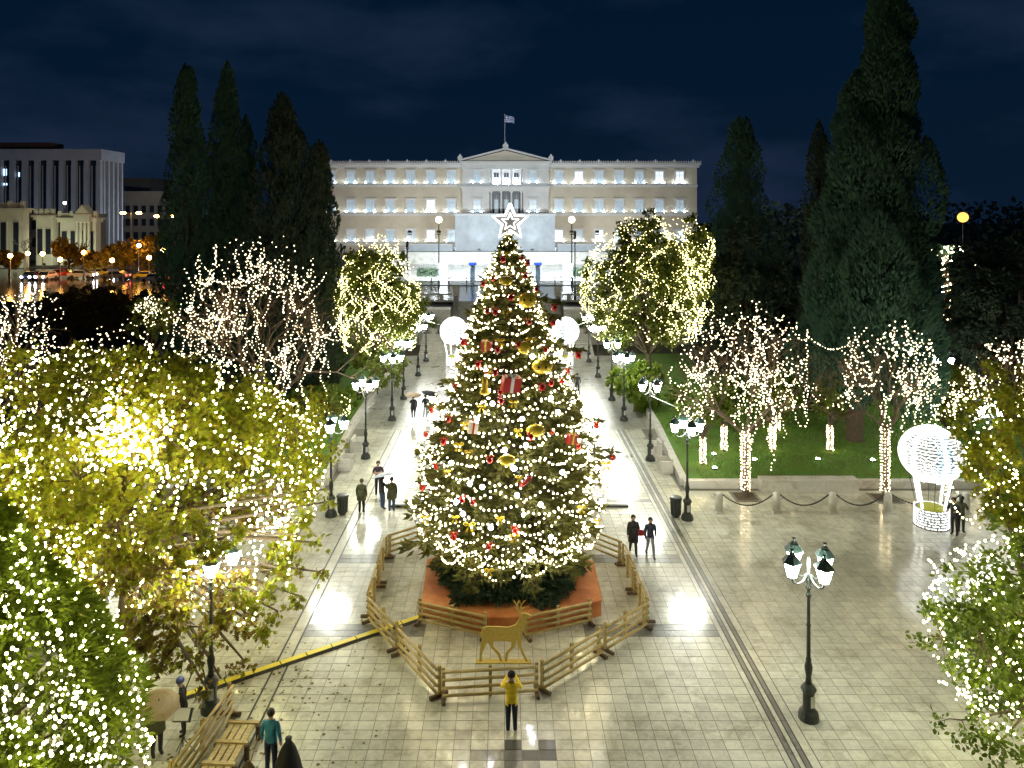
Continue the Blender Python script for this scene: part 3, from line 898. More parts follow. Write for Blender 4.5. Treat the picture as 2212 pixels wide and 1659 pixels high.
# ================================================================== STREET LAMPS
def make_lamp(loc, label, rz=0.35):
    t = thing('street_lamp', loc, label, 'street lamp', 'lantern posts along the central walk', rz)
    mb = MB()
    mb.lathe([(.30,0),(.30,.10),(.27,.22),(.19,.30),(.17,.36),(.165,.78),(.20,.84),(.23,.90),(.18,.98),(.115,1.05)], 14)
    mb.build('base', m_iron, t, smooth=False)
    mb = MB()
    mb.lathe([(.10,1.05),(.075,1.25),(.11,1.45),(.12,1.55),(.075,1.72),(.085,1.78),(.06,1.84),(.055,2.75),(.068,2.77),(.068,2.82),(.052,2.84),(.045,3.62),
              (.085,3.66),(.085,3.72),(.05,3.76),(.05,3.84),(.09,3.88),(.09,3.93),(.05,3.98),(.085,4.12),(.045,4.3),(.04,4.75),(.0,4.9)], 12)
    mb.build('pole', m_iron, t, smooth=True)
    for k in range(4):
        a = k*PI/2
        ca, sa = math.cos(a), math.sin(a)
        pts = [(.04*ca,.04*sa,4.30),(.22*ca,.22*sa,4.12),(.42*ca,.42*sa,4.08),(.57*ca,.57*sa,4.16),(.62*ca,.62*sa,4.30)]
        mb = MB(); mb.tube(pts, [.03,.028,.026,.026,.035], 7); mb.build('arm', m_iron, t, smooth=True)
        c = (.62*ca, .62*sa, 4.30)
        lb = MB(); lb.lathe([(.12,0),(.15,.03),(.15,.05)], 6, c); fr = lb.build('lantern', m_iron, t)
        mb = MB(); mb.lathe([(.13,.052),(.24,.42),(.24,.45)], 6, c); mb.build('glass', m_lantern, fr)
        mb = MB(); mb.lathe([(.29,.453),(.29,.49),(.14,.66),(.07,.68)], 6, c); mb.build('roof', m_roofgreen, fr)
        mb = MB(); mb.lathe([(.07,.683),(.09,.72),(.03,.74),(.03,.80),(.07,.84),(.0,.86)], 8, c); mb.build('finial', m_iron, fr)
    mb = MB(); mb.box(-.07,.07,-.19,-.165,.42,.74); mb.build('notice_plate', m_conc, t)
    return t
lamp0 = make_lamp((9.07, 22.1, 0), 'tall dark street lamp with four lit lanterns standing alone at front right')
lamps = [
 ((9.03,36.6,0), 'street lamp beside the black litter bin near the right kerb corner', 0.1),
 ((8.93,45.4,0), 'street lamp beside the two marble seats of the right lawn', 0.5),
 ((8.75,54.3,0), 'street lamp with a dark base right of the christmas tree, just past the marble seats', 0.2),
 ((8.72,60.2,0), 'street lamp half hidden by the right citrus tree, fourth back from the bin', 0.7),
 ((8.68,68.8,0), 'street lamp to the right of the far glowing balloon, two short of the steps', 0.3),
 ((8.64,75.9,0), 'street lamp nearest the stairway on the right of the walk', 0.6),
 ((-8.9,22.45,0), 'street lamp at front left with its lanterns tangled in plane tree leaves', 0.4),
 ((-8.67,37.0,0), 'street lamp beside the black litter bin at the left lawn corner', 0.15),
 ((-8.59,45.8,0), 'street lamp beside the marble seats of the left lawn', 0.55),
 ((-8.25,54.3,0), 'street lamp in front of the left citrus tree with leaves round its lanterns', 0.25),
 ((-8.26,60.6,0), 'street lamp behind the couple with umbrellas, left of the walk', 0.65),
 ((-8.1,69.4,0), 'street lamp to the left of the far glowing balloon, two short of the steps', 0.3),
 ((-8.1,76.4,0), 'street lamp nearest the stairway on the left of the walk', 0.5),
 ((26.2,40.0,0), 'street lamp by the right picture edge behind the big glowing balloon', 0.3),
 ((32.0,54.0,0), 'street lamp deep in the right lawn by the bare lit tree at the picture edge', 0.3),
 ((-18.2,35.2,0), 'street lamp glaring through the crown of the left plane tree', 0.3),
]
for loc, lab, rz in lamps:
    c = copy_tree(lamp0); c.location = loc; c.rotation_euler.z = rz; c['label'] = lab

# tall lamps by the avenue, and orange ones by the road on the left
m_sod = M('sodium_lamp', (1,.7,.3), .3, emit=(1.0,.45,.08), estr=45)
m_sodr = M('deep_sodium_lamp', (1,.6,.2), .3, emit=(1.0,.40,.06), estr=1.3)
m_avl = M('avenue_lamp', (1,.9,.6), .3, emit=(1.0,.86,.55), estr=9)
def tall_lamp(loc, h, label, mat, r=.5, arms=0, group=None):
    t = thing('road_lamp', loc, label, 'street lamp', group)
    mb = MB(); mb.lathe([(.16,0),(.16,.5),(.09,.7),(.07,h)], 8); mb.build('pole', m_steel, t)
    if arms == 0:
        mb = MB(); mb.sphere((0,0,h + r*.8), r, 12, 8); mb.build('globe', mat, t)
    else:
        for sx in (-1, 1):
            mb = MB(); mb.tube([(0,0,h-.3),(sx*.9,0,h),(sx*1.5,0,h)], .05, 6); a = mb.build('arm', m_steel, t)
            mb = MB(); mb.sphere((sx*1.6,0,h), .55, 10, 6, sc=(1.1,.7,.45)); mb.build('lamp_head', mat, a)
    return t
tall_lamp((PX(948,113), 113, PLAT), PZ(480,113)-PLAT, 'tall globe lamp before the palace, left of the star', m_avl, .48)
tall_lamp((PX(1235,113), 113, PLAT), PZ(480,113)-PLAT, 'tall globe lamp before the palace, right of the star', m_avl, .48)
tall_lamp((PX(283,150), 150, PLAT), PZ(460,150)-PLAT, 'double headed road lamp beside the office block, the left one', m_sod, arms=2)
tall_lamp((PX(357,142), 142, PLAT), PZ(467,142)-PLAT, 'double headed road lamp against the leftmost cypress', m_sod, arms=2)
tall_lamp((PX(2080,112), 112, PLAT), PZ(478,112)-PLAT, 'orange glaring road lamp above the dark trees at far right', m_sodr, .75)
for (px, py, Y, lab) in ((140,438,172,'small white lamp high before the office block'), (60,547,128,'round glowing lamp low at the left beside the mansion with the portico'),
                     (92,548,126,'wide glowing lamp over the parked cars at far left'), (181,545,124,'glowing road lamp among the golden street trees'),
                     (352,540,120,'amber lamp between golden trees and the cypress'), (22,552,118,'amber lamp at the extreme left edge over the road'), (322,556,121,'amber lamp low among the golden trees left of the cypress'), (242,562,122,'amber lamp over the taxi in the road at left'), (300,530,131,'amber lamp behind the broad golden street tree'), (130,560,119,'amber lamp over the long white car at left')):
    tall_lamp((PX(px,Y), Y, PLAT), PZ(py,Y)-PLAT-.3, lab, m_sod if py > 500 else m_avl, .34)
# signal posts
for px, y1, lab in ((880, 520, 'thin dark signal pole in front of the left wing wall'), (1242, 498, 'dark traffic signal pole right of the globe lamp')):
    t = thing('signal_pole', (PX(px,96), 96, PLAT), lab, 'traffic light')
    h = PZ(y1,96) - PLAT
    mb = MB(); mb.lathe([(.14,0),(.14,.8),(.08,.9),(.07,h)], 8); mb.build('pole', m_iron, t)
    mb = MB(); mb.box(-.16,.16,-.18,.1,h-1.1,h-.1); hd = mb.build('signal_head', m_iron, t)
    for k in range(3):
        mb = MB(); mb.lathe([(.1,0),(.1,.05)], 10); mb.v = [(a,-.183-c,h-.95+k*.32+b) for a,b,c in mb.v]; mb.build('signal_lens', m_pane_dark if k else m_trim, hd)

# floodlights that light the palace, the forecourt and the mansions
def floodlight(loc, aim, power, col, label, angle=75, size=.5, group=None):
    t = thing('floodlight', loc, label, 'floodlight', group)
    d = (Vector(aim) - Vector(loc)); q = d.to_track_quat('-Z', 'Y')
    mb = MB(); mb.box(-.3,.3,-.04,.04,-.5,-.35); mb.box(-.32,-.27,-.04,.04,-.35,.1); mb.box(.27,.32,-.04,.04,-.35,.1); mb.build('bracket', m_iron, t)
    R_ = q.to_matrix()
    mb = MB(); mb.cbox((0,0,0), (.5,.36,.24), 0, R_); mb.build('housing', m_iron, t)
    ld = bpy.data.lights.new('floodlight_beam', 'SPOT'); ld.energy = power; ld.color = col
    ld.spot_size = math.radians(angle); ld.spot_blend = .9; ld.shadow_soft_size = size
    lo = bpy.data.objects.new('floodlight_beam', ld); COL.objects.link(lo); lo.parent = t
    lo.location = R_ @ Vector((0,0,-.3)); lo.rotation_euler = q.to_euler()
    return t
ORD8 = ['first','second','third','fourth','fifth','sixth','seventh','eighth']
g_fl = 'floodlights on the terrace aimed at the palace front'
for i, px in enumerate((745, 835, 925, 1000, 1185, 1275, 1365, 1455)):
    x = PX(px, 178)
    floodlight((x, 178, 7.6), (x, 196, 20), 1020, (1.0,.92,.78), 'small black floodlight aimed up at the palace front, %s from the left' % ORD8[i], 125, .4, g_fl)
for sx, px in ((0, 1035), (1, 1150)):
    floodlight((PX(px,169.6), 169.6, 7.3), (PX(px,172), 171.9, 16.5), 170, (.80,.92,1.0), 'cool floodlight at the %s foot of the monument wall' % ('left','right')[sx], 100, .3, 'floodlights at the monument foot')
for px, nm in ((948, 'left'), (1235, 'right'), (885, 'far left'), (1290, 'far right')):
    floodlight((PX(px,116), 116, 12.5), (PX(1092,150), 140, 4.6), 15500, (.86,.96,1.0), 'cool white floodlight on the %s mast over the forecourt' % nm, 120, .4, 'floodlights over the forecourt')
for (x, y, z, a, p, c, lab) in (
    (PX(165,150), 149, 5.2, (PX(165,158), 158, 9), 950, (.92,1.0,.80), 'floodlight on the ground before the pedimented pale mansion'),
    (PX(25,140), 141, 5.2, (PX(25,150), 150, 9), 750, (.95,1.0,.75), 'floodlight on the ground before the portico mansion at the left edge'),
    (PX(95,150), 150, 5.2, (PX(95,158), 158, 9), 450, (.95,.95,.72), 'floodlight before the small cream pavilion'),
    (-88, 215, 5.2, (-110, 214, 20), 4200, (.72,.82,1.0), 'floodlight at the side of the office block'),
    (-122, 178, 5.2, (-122, 200, 22), 900, (.70,.78,1.0), 'floodlight before the office block')):
    floodlight((x,y,z), a, p, c, lab, 120, .4)

# ================================================================== WOODEN FENCES
def fence_panel(a, b, label, group, h=.95, feet=True):
    a = Vector((a[0],a[1],0)); b = Vector((b[0],b[1],0)); d = b - a; L = d.length; ang = math.atan2(d.y, d.x)
    t = thing('wooden_fence', a, label, 'fence', group, ang)
    for i in range(4):
        z = .16 + i*(h - .22)/3
        mb = MB(); dz = random.uniform(-.012,.012)
        mb.tube([(.03,-.045,z+dz),(L/2,-.05,z),(L-.03,-.045,z-dz)], [.047,.05,.047], 8); mb.build('rail', m_wood, t, smooth=True)
    for x in (.07, L/2, L-.07):
        mb = MB(); mb.box(x-.05,x+.05,-.003+.02,.10,.02,h+.03); mb.build('post', m_wood, t)
    if feet:
        for x in (.07, L-.07):
            mb = MB(); mb.tube([(x,-.30,.065),(x,.34,.065)], .065, 8); mb.build('foot', m_wood_dark, t)
    return t
go = 'wooden fence panels ringing the christmas tree'
V = [(-1.98,22.92),(1.10,23.23),(5.25,27.09),(5.12,31.87),(2.2,34.9),(-2.0,35.1),(-5.23,32.56),(-5.06,27.46)]
def mid(a, b, t=.5): return (a[0]+(b[0]-a[0])*t, a[1]+(b[1]-a[1])*t)
def shrink(a, b, e=.1):
    L = math.hypot(b[0]-a[0], b[1]-a[1]); return mid(a,b,e/L), mid(a,b,1-e/L)
fence_panel(*shrink(V[0],V[1],.02), 'wooden fence panel in front of the man in yellow, front of the ring', go)
m1 = mid(V[1],V[2],.55)
fence_panel(*shrink(V[1],m1), 'wooden fence panel slanting back on the right of the front panel', go)
fence_panel(*shrink(m1,V[2]), 'wooden fence panel ending at the right corner of the ring', go)
m2 = mid(V[2],V[3])
fence_panel(*shrink(V[2],m2), 'wooden fence panel on the right side of the ring, nearer half', go)
fence_panel(*shrink(m2,V[3]), 'wooden fence panel on the right side of the ring, farther half', go)
fence_panel(*shrink(V[3],V[4]), 'wooden fence panel slanting behind the tree at the right rear, near the walking couple', go)
fence_panel(*shrink(V[4],V[5]), 'wooden fence panel hidden behind the tree at the rear of the ring', go)
fence_panel(*shrink(V[5],V[6]), 'wooden fence panel slanting behind the tree at the left rear', go)
m3 = mid(V[6],V[7])
fence_panel(*shrink(V[6],m3), 'wooden fence panel on the left side of the ring, farther half', go)
fence_panel(*shrink(m3,V[7]), 'wooden fence panel on the left side of the ring, nearer half', go)
m4 = mid(V[7],V[0],.45)
fence_panel(*shrink(V[7],m4), 'wooden fence panel at the left corner where the yellow cable cover passes under', go)
fence_panel(*shrink(m4,V[0]), 'wooden fence panel slanting forward on the left of the front panel', go)
# the orange stage with its own two fence panels
B8 = [(-.6,26.55),(.8,26.55),(3.66,27.75),(3.72,30.8),(2.1,32.4),(-1.6,32.4),(-3.24,31.0),(-3.1,27.65)]
bs = thing('tree_stage', (0,0,0), 'low eight sided orange stage under the christmas tree', 'stage')
mb = MB(); mb.slab(B8, .55, .6); mb.build('top', m_terra, bs)
for a, b in zip(B8, B8[1:] + B8[:1]):
    mb = MB(); mb.beam((a[0]*.985+.004,a[1]*.985+.44,.275),(b[0]*.985+.004,b[1]*.985+.44,.275),.03,.546); mb.build('side_panel', m_terra, bs)
fence_panel((-3.2,27.3),(-.65,26.3), 'short inner wooden fence panel against the left front of the orange stage', go, .85)
fence_panel((.72,26.25),(3.2,27.28), 'short inner wooden fence panel against the right front of the orange stage', go, .85)
# fence and pallet bench at the lower left
fence_panel((-8.55,19.0),(-8.2,22.3), 'wooden fence panel running away at lower left beside the slatted bench', 'wooden fences at lower left')
bt_ = thing('slatted_bench', (-7.55,20.4,0), 'pale wooden slatted bench lying beside the fence at lower left', 'bench', None, -.06)
for i in range(4):
    mb = MB(); mb.box(-.38+i*.2,-.38+i*.2+.15,-1.4,.95,.40,.45); mb.build('slat', m_wood, bt_)
for y in (-.75,.05,.85):
    mb = MB(); mb.box(-.45,.47,y-.05,y+.05,.453,.50); mb.build('cross_batten', m_wood, bt_)
    for x in (-.42,.44):
        mb = MB(); mb.tube([(x,y,.0),(x,y,.398)], .075, 8); mb.build('leg', m_wood_dark, bt_)

# ================================================================== CHRISTMAS TREE
TXC, TYC = .15, 29.5
PROF = [(.3,2.85),(.9,2.7),(1.5,2.75),(2.2,3.2),(3.3,3.55),(5.15,3.6),(7,3.0),(8.84,2.25),(10.7,1.60),(12.5,.95),(13.3,.55),(13.9,.22),(14.3,.05)]
PZs = np.array([p[0] for p in PROF]); PRs = np.array([p[1] for p in PROF])
def RT(z): return np.interp(z, PZs, PRs)
ct = thing('christmas_tree', (TXC,TYC,.6), 'tall decorated christmas fir tree standing on the orange stage', 'christmas tree')
mb = MB(); mb.tube([(0,0,0),(0,0,6),(0,0,13.3)], [.22,.13,.03], 8); mb.build('trunk', m_bark, ct)
pos = []; dr = []; sc_ = []
lim = MB()
rng = np.random.default_rng(5)
nb = 430
for i in range(nb):
    z = .9 + 12.4*(1 - (1 - (i + .5)/nb)**.72) if False else 1.75 + 12.15*((i+.5)/nb)**1.08
    a = i*2.39996 + rng.normal(0,.15)
    Rr = float(RT(z))*rng.uniform(.80,1.10) * (1.0 + .06*math.sin(z*5.2))
    if rng.random() < .07: Rr *= 1.10
    droop = .10 + .25*(1 - z/14)
    nseg = 9
    pts = []
    for k in range(nseg + 1):
        u = k/nseg
        r = Rr*u
        zz = z + .35*Rr*.35*u - droop*Rr*u*u*.9 + .10*Rr*max(0,u-.75)
        pts.append(Vector((r*math.cos(a), r*math.sin(a), zz - .6)))
    lim.tube(pts[::3], [.035,.025,.016,.008], 4, cap=False)
    ca, sa = math.cos(a), math.sin(a)
    out = np.array([ca, sa, 0]); side = np.array([-sa, ca, 0])
    nt_ = int(16 + 62*min(1, Rr/3.3))
    for q in range(nt_):
        u = .22 + .78*rng.random()**.75
        p0 = pts[0].lerp(pts[-1], u); kk = min(int(u*nseg), nseg-1); p0 = pts[kk].lerp(pts[kk+1], u*nseg - kk)
        w = (1.05 - u)*.42*Rr*.5 + .07
        s_ = rng.uniform(-1, 1)
        pp = np.array(p0) + side*s_*w + np.array([0,0,rng.normal(0,.05) - .10*abs(s_)*w])
        d = out*rng.uniform(.5,1.1) + side*(s_*1.0 + rng.normal(0,.3)) + np.array([0,0,rng.normal(.05,.35)])
        pos.append(pp); dr.append(d); sc_.append(rng.uniform(.20,.36)*(0.65 + .35*min(1,Rr/2)))
lim.build('branch_frame', m_bark, ct)
for k in range(260):
    z = 13.0 + 1.3*rng.random(); a = rng.uniform(0,2*PI); r = float(RT(z))*rng.random()
    pos.append(np.array([r*math.cos(a), r*math.sin(a), z - .6])); dr.append(np.array([math.cos(a)*.8, math.sin(a)*.8, .9])); sc_.append(.2)
pos = np.array(pos); dr = np.array(dr); sc_ = np.array(sc_)
tuft_v = [(0,0,0),(.16,0,.35),(0,.05,1.0),(-.16,0,.35),(0,.16,.4),(0,-.16,.4)]
tuft_f = [(0,1,2),(0,2,3),(0,4,2),(0,2,5)]
scatter_mesh('foliage', tuft_v, tuft_f, pos, frames(dr, rng=rng), sc_*1.15, m_fir, ct)
# dark fir skirt spread over the stage
sp = []; sd = []
for i in range(5200):
    a = rng.uniform(0, 2*PI); lobes = 1 + .10*math.sin(5*a) + .06*math.sin(11*a + 1)
    r = 2.55*lobes*math.sqrt(rng.random())
    z = .05 + .75*(1 - r/2.9) + rng.uniform(0,.18)
    sp.append((r*math.cos(a)*1.08, r*math.sin(a)*.92, z)); sd.append((math.cos(a)+rng.normal(0,.5), math.sin(a)+rng.normal(0,.5), -.1+rng.normal(0,.3)))
scatter_mesh('skirt_foliage', tuft_v, tuft_f, np.array(sp), frames(sd, rng=rng), rng.uniform(.22,.4,len(sp)), m_skirt, ct)

octa_v = [(0,0,1),(0,0,-1),(1,0,0),(0,1,0),(-1,0,0),(0,-1,0)]
octa_f = [(0,2,3),(0,3,4),(0,4,5),(0,5,2),(1,3,2),(1,4,3),(1,5,4),(1,2,5)]
# rounder bulb for the nearest strings
_b = MB(); _b.sphere((0,0,0), 1, 6, 4); ball_v, ball_f = _b.v, _b.f

def strings(label, paths, bulb_pts, rad, mat, group='strings of lights wound through the trees', jitter=.02, wire_r=.006, parts=0, tmpl='octa'):
    t = thing('string_lights', (0,0,0), label, 'string lights', group)
    mb = MB()
    for p in paths:
        if len(p) > 1: mb.tube(p, wire_r, 3, cap=False)
    if mb.v: stuff(mb.build('wire', m_wire, t))
    P = np.array(bulb_pts, float)
    P = P + RNG.normal(0, jitter, P.shape)
    tv, tf = (octa_v, octa_f) if tmpl == 'octa' else (ball_v, ball_f)
    n = len(P)
    if parts:
        me = bpy.data.meshes.new('bulb'); me.from_pydata([(a*rad,b*rad,c*rad) for a,b,c in tv], [], tf); me.materials.append(mat); me.update()
        order = np.argsort(np.linalg.norm(P - np.array([0,0,H]), axis=1))
        for i in order[:parts]:
            o = link('bulb', me, t); o.location = P[i]
        P = P[order[parts:]]; n = len(P)
    stuff(scatter_mesh('bulbs_rest', tv, tf, P, frames(unit(n)), rad*RNG.uniform(.5,1.22,n), mat, t)).name = 'bulb_cluster'
    return t
# garlands: loops round the tree, each sagging between bough tips
paths = []; pts_all = []
rng = np.random.default_rng(21)
zs = np.linspace(2.95, 13.75, 27)
for gi, z0 in enumerate(zs):
    Rm = float(RT(z0))
    nsc = max(3, int(round(2*PI*Rm/1.9)))
    ph = rng.uniform(0, 2*PI)
    n = max(8, int(2*PI*Rm/.18))
    sag = min(.42, .14 + .12*Rm)
    loop = []
    offs = rng.uniform(-.14,.14, nsc+1); ro = rng.uniform(-.10,.14,nsc+1)
    for k in range(n + 1):
        th = 2*PI*k/n
        s_ = (th/(2*PI)*nsc) ; f = s_ - int(s_); i0 = int(s_) % nsc; i1 = (i0+1) % nsc
        z = z0 + offs[i0]*(1-f) + offs[i1]*f - sag*4*f*(1-f)*.9 + sag*.5 + .22*math.sin(th + ph)
        r = float(RT(z))*(1.0 + ro[i0]*(1-f) + ro[i1]*f) + .06 - .10*4*f*(1-f)
        p = (TXC + r*math.cos(th+ph), TYC + r*math.sin(th+ph), z)
        loop.append(p)
    paths.append(loop[::2])
    pts_all += loop[:-1]
# low swags across the front of the skirt
for k in range(7):
    a0 = -PI/2 + (k - 3.0)*.42; a1 = a0 + .62
    for lev in (0, 1):
        sw = []
        for q in range(15):
            u = q/14; a = a0 + (a1-a0)*u; r = 3.0 - .1*lev
            z = 2.95 - .35*lev - (.42 + .2*lev)*4*u*(1-u) + .15*math.sin(k*2.1)
            sw.append((TXC + r*math.cos(a), TYC + r*math.sin(a), z))
        paths.append(sw); pts_all += sw
for k in range(90):
    z = 12.6 + 1.7*rng.random(); a = rng.uniform(0,2*PI); r = float(RT(z))*rng.uniform(.8,1.1) + .05
    pts_all.append((TXC + r*math.cos(a), TYC + r*math.sin(a), z))
# loose lights among the boughs
for k in range(850):
    z = 2.6 + 10.9*rng.random()**1.2; a = rng.uniform(0,2*PI); r = float(RT(z))*rng.uniform(.86,1.06)
    pts_all.append((TXC + r*math.cos(a), TYC + r*math.sin(a), z))
strings('warm white light garlands swagged round the tall christmas tree', paths, pts_all, .034, m_bulb_white, None, .015, parts=280, tmpl='ball')
fl = []
for (px, py) in ((1090,972),(1136,962),(1110,1012),(1132,1112),(1150,1190),(1143,1206),(1042,1052),(1168,1090),(985,1085),(1015,1045),(1030,905),(1060,1140),(1190,1160),
                 (1117,1070),(975,1000),(1205,890),(1290,1010),(1215,1020),(1095,985),(1000,1110),(1128,905),(1050,800),(1150,770),(1190,860),(1064,872)):
    fl.append((px, py))
far_pts = []
def on_tree(px, py, push=.12):
    for Y in np.arange(24.5, TYC + .5, .03):
        x = (px-CX)*Y/F; z = H - (py-HY)*Y/F
        if .4 < z < 14.2 and math.hypot(x-TXC, Y-TYC) <= float(RT(z)) + push:
            return Vector((x, Y, z))
    Y = TYC - .4; p = Vector(((px-CX)*Y/F, Y, H - (py-HY)*Y/F)); far_pts.append(p); return p
st_ = thing('strobe_lights', (0,0,0), 'scattered brighter bluish strobe lights on the christmas tree', 'string lights')
for px, py in fl:
    mb = MB(); mb.sphere(on_tree(px,py,.18), .085, 8, 6); mb.build('strobe_bulb', m_flash, st_)

# star on top
m_star = M('lit_star_tube', (1,1,1), .3, emit=(1,.97,.93), estr=2.0)
m_starface = M('star_backing', (.10,.10,.10), .6)
sz = 14.75
t = thing('star_topper', (.22,TYC,sz), 'big white outlined star lit on top of the christmas tree', 'star')
def starpts(R_, r_, n=5): return [((R_ if k%2==0 else r_)*math.sin(PI*k/n), (R_ if k%2==0 else r_)*math.cos(PI*k/n)) for k in range(2*n)]
for (R_, r_, rad, nm) in ((.74,.33,.048,'outer_outline'),(.36,.15,.022,'inner_outline')):
    sp_ = starpts(R_, r_); mb = MB()
    mb.tube([(x,-.05,z) for x,z in sp_+[sp_[0]]], rad, 8); mb.build(nm, m_star, t)
mb = MB(); mb.prism(starpts(.70,.30), .03, .06); mb.build('backing', m_starface, t)
mb = MB(); mb.tube([(0,0,-.25),(0,0,-1.2)], .04, 6); mb.build('stem', m_iron, t)

# ----- baubles and the other ornaments
def z5(x, y): return ((900 + x*.41)*.8643, (560 + y*.41)*.8643)
def z8(x, y): return ((880 + x*.41)*.8643, (1240 + y*.41)*.8643)
reds = [z5(*p) for p in ((870,220),(985,210),(1020,240),(810,335),(1005,320),(750,370),(1075,400),(920,450),(1185,515),(825,540),(775,535),(1030,600),(1175,605),(632,725),(760,765),(840,770),(965,740),(1130,770),(1330,805),(720,860),(1265,900),(770,900),(825,910),(580,995),(855,1030),(860,1080),(1110,1000),(1230,960),(1165,975),(440,1140),(540,1195),(400,1285),(1440,1230),(1040,1300),(1330,1360),(510,1330),(790,1440),(1540,1425),(460,1480),(380,1610),(1170,1270))]
reds += [z8(*p) for p in ((995,210),(620,250),(835,310),(735,40),(670,25))]
reds.sort(key=lambda p: p[1])
ORD = ['topmost','second','third','fourth','fifth','sixth','seventh','eighth','ninth','tenth','eleventh','twelfth','thirteenth','fourteenth','fifteenth','sixteenth','seventeenth','eighteenth','nineteenth','twentieth',
       'twenty-first','twenty-second','twenty-third','twenty-fourth','twenty-fifth','twenty-sixth','twenty-seventh','twenty-eighth','twenty-ninth','thirtieth']
cnt = {}
def bauble0():
    t = thing('red_bauble', (0,0,0), 'x', 'bauble', 'red baubles hung on the christmas tree')
    mb = MB(); mb.sphere((0,0,0), .125, 14, 10); mb.build('ball', m_red, t, smooth=True)
    mb = MB(); mb.lathe([(.035,.115),(.035,.16),(.012,.17),(.012,.20)], 8); mb.build('cap', m_gold, t)
    for s_ in (-1,1):
        mb = MB(); mb.sphere((s_*.085,-.03,.15), .06, 8, 6, sc=(1.25,.6,.8)); mb.build('bow_loop', m_redcloth, t)
    return t
def side_of(px, py):
    half = float(RT(max(.7, H-(py-HY)*TYC/F)))*F/TYC
    u = (px-1100)/max(half, 20)
    return 'left edge' if u < -.62 else 'left half' if u < -.18 else 'middle' if u < .22 else 'right half' if u < .62 else 'right edge'
b0 = None
for (px, py) in reds:
    p = on_tree(px, py, .15)
    if b0 is None: b0 = bauble0(); t = b0
    else: t = copy_tree(b0)
    t.location = p; t.rotation_euler.z = random.uniform(-.6,.6); s_ = random.uniform(.72,1.05); t.scale = (s_,s_,s_)
    sd_ = side_of(px, py); cnt[sd_] = cnt.get(sd_, 0) + 1
    t['label'] = 'glossy red bauble with bow, %s one down the %s of the christmas tree' % (ORD[cnt[sd_]-1], sd_)
yels = [z5(*p) for p in ((900,180),(1050,430),(850,710),(1045,705),(1000,755),(640,1220),(600,1345),(740,1110),(935,1085),(965,1260),(660,1390),(530,1510),(970,1545),(1090,1240),(790,900),(1500,1460),(895,540))] + [z8(*p) for p in ((445,130),(1400,70),(1495,150),(900,135),(715,175),(835,455),(625,130),(990,245))]
yels.sort(key=lambda p: p[1]); cnt = {}; b0 = None
for (px, py) in yels:
    p = on_tree(px, py, .14)
    if b0 is None:
        t = b0 = thing('gold_bow', p, 'x', 'bow', 'gold bows tied on the christmas tree')
        mb = MB(); mb.sphere((0,0,0), .05, 8, 6); mb.build('knot', m_gold, t)
        for s_ in (-1,1):
            mb = MB(); mb.sphere((s_*.12,0,.03), .085, 8, 6, sc=(1.2,.6,.9)); mb.build('loop', m_gold, t)
            mb = MB(); mb.prism([(s_*.02,-.02),(s_*.16,-.24),(s_*.06,-.26)], -.03,.01); mb.build('tail', m_gold, t)
    else: t = copy_tree(b0); t.location = p
    s_ = random.uniform(.65,1.0); t.scale = (s_,s_,s_)
    sd_ = side_of(px, py); cnt[sd_] = cnt.get(sd_, 0) + 1
    t['label'] = 'shiny yellow gold bow, %s one down the %s of the christmas tree' % (ORD[cnt[sd_]-1], sd_)
def gift(px, py, w, h, m1, m2, lab, rz=.3, tilt=.15):
    p = on_tree(px, py, .25)
    t = thing('gift_box', p, lab, 'gift box', None, rz); t.rotation_euler = (tilt, tilt*.7, rz)
    mb = MB(); mb.box(-w/2,w/2,-w*.3,w*.3,-h/2,h/2); mb.build('box', m1, t)
    mb = MB(); mb.box(-w*.09,w*.09,-w*.3-.012,w*.3+.012,-h/2-.012,h/2+.012); mb.build('ribbon', m2, t)
    for s_ in (-1,1):
        mb = MB(); mb.sphere((s_*w*.14,0,h/2+.06), w*.12, 8, 6, sc=(1.2,.7,.6)); mb.build('bow_loop', m2, t)
gift(1104,829,.66,.54,m_redcloth,m_whiteribbon,'large red gift box with white ribbon in the middle of the christmas tree',.25)
gift(1051,746,.38,.34,m_redcloth,m_gold,'red gift box with gold ribbon high on the left of the christmas tree',-.3)
gift(1022,923,.34,.42,m_whiteribbon,m_redcloth,'white gift box with red ribbon on the left half of the christmas tree',.2)
gift(1235,948,.38,.32,m_redcloth,m_gold,'red gift box among the right boughs of the christmas tree',.5)
def yellow_ball(px, py, r, lab, eyes=False, crown=False, flat=.75):
    p = on_tree(px, py, .2)
    t = thing('gold_ornament', p, lab, 'ornament')
    mb = MB(); mb.sphere((0,0,0), r, 16, 10, sc=(1.15,.6,flat)); mb.build('ball', m_gold, t, smooth=True)
    mb = MB(); mb.lathe([(r*.1,r*flat*.96),(r*.1,r*flat+.05)], 8); mb.build('cap', m_gold, t)
    if eyes:
        for s_ in (-1,1):
            mb = MB(); mb.sphere((s_*r*.38,-r*.52,r*.02), r*.15, 8, 6, sc=(1,.5,1.2)); mb.build('dark_spot', m_black, t)
    if crown:
        mb = MB()
        for k in range(5):
            a = 2*PI*k/5; mb.lathe([(r*.12,r*flat*.8),(.01,r*flat+.22)], 4, (r*.4*math.cos(a), r*.3*math.sin(a), 0))
        mb.build('crown_point', m_gold, t)
yellow_ball(1139,648,.30,'large gold ball ornament with dark spots high on the christmas tree', True, False, 1.0)
yellow_ball(1171,792,.34,'wide gold ornament with dark spots and a spiked top right of the red gift', True, True, .8)
yellow_ball(1093,606,.24,'plain gold ornament near the top of the christmas tree')
yellow_ball(1132,751,.20,'plain gold egg shaped ornament above the red gift box', flat=1.2)
yellow_ball(1157,930,.30,'gold ornament low in the middle of the christmas tree below the red gift')
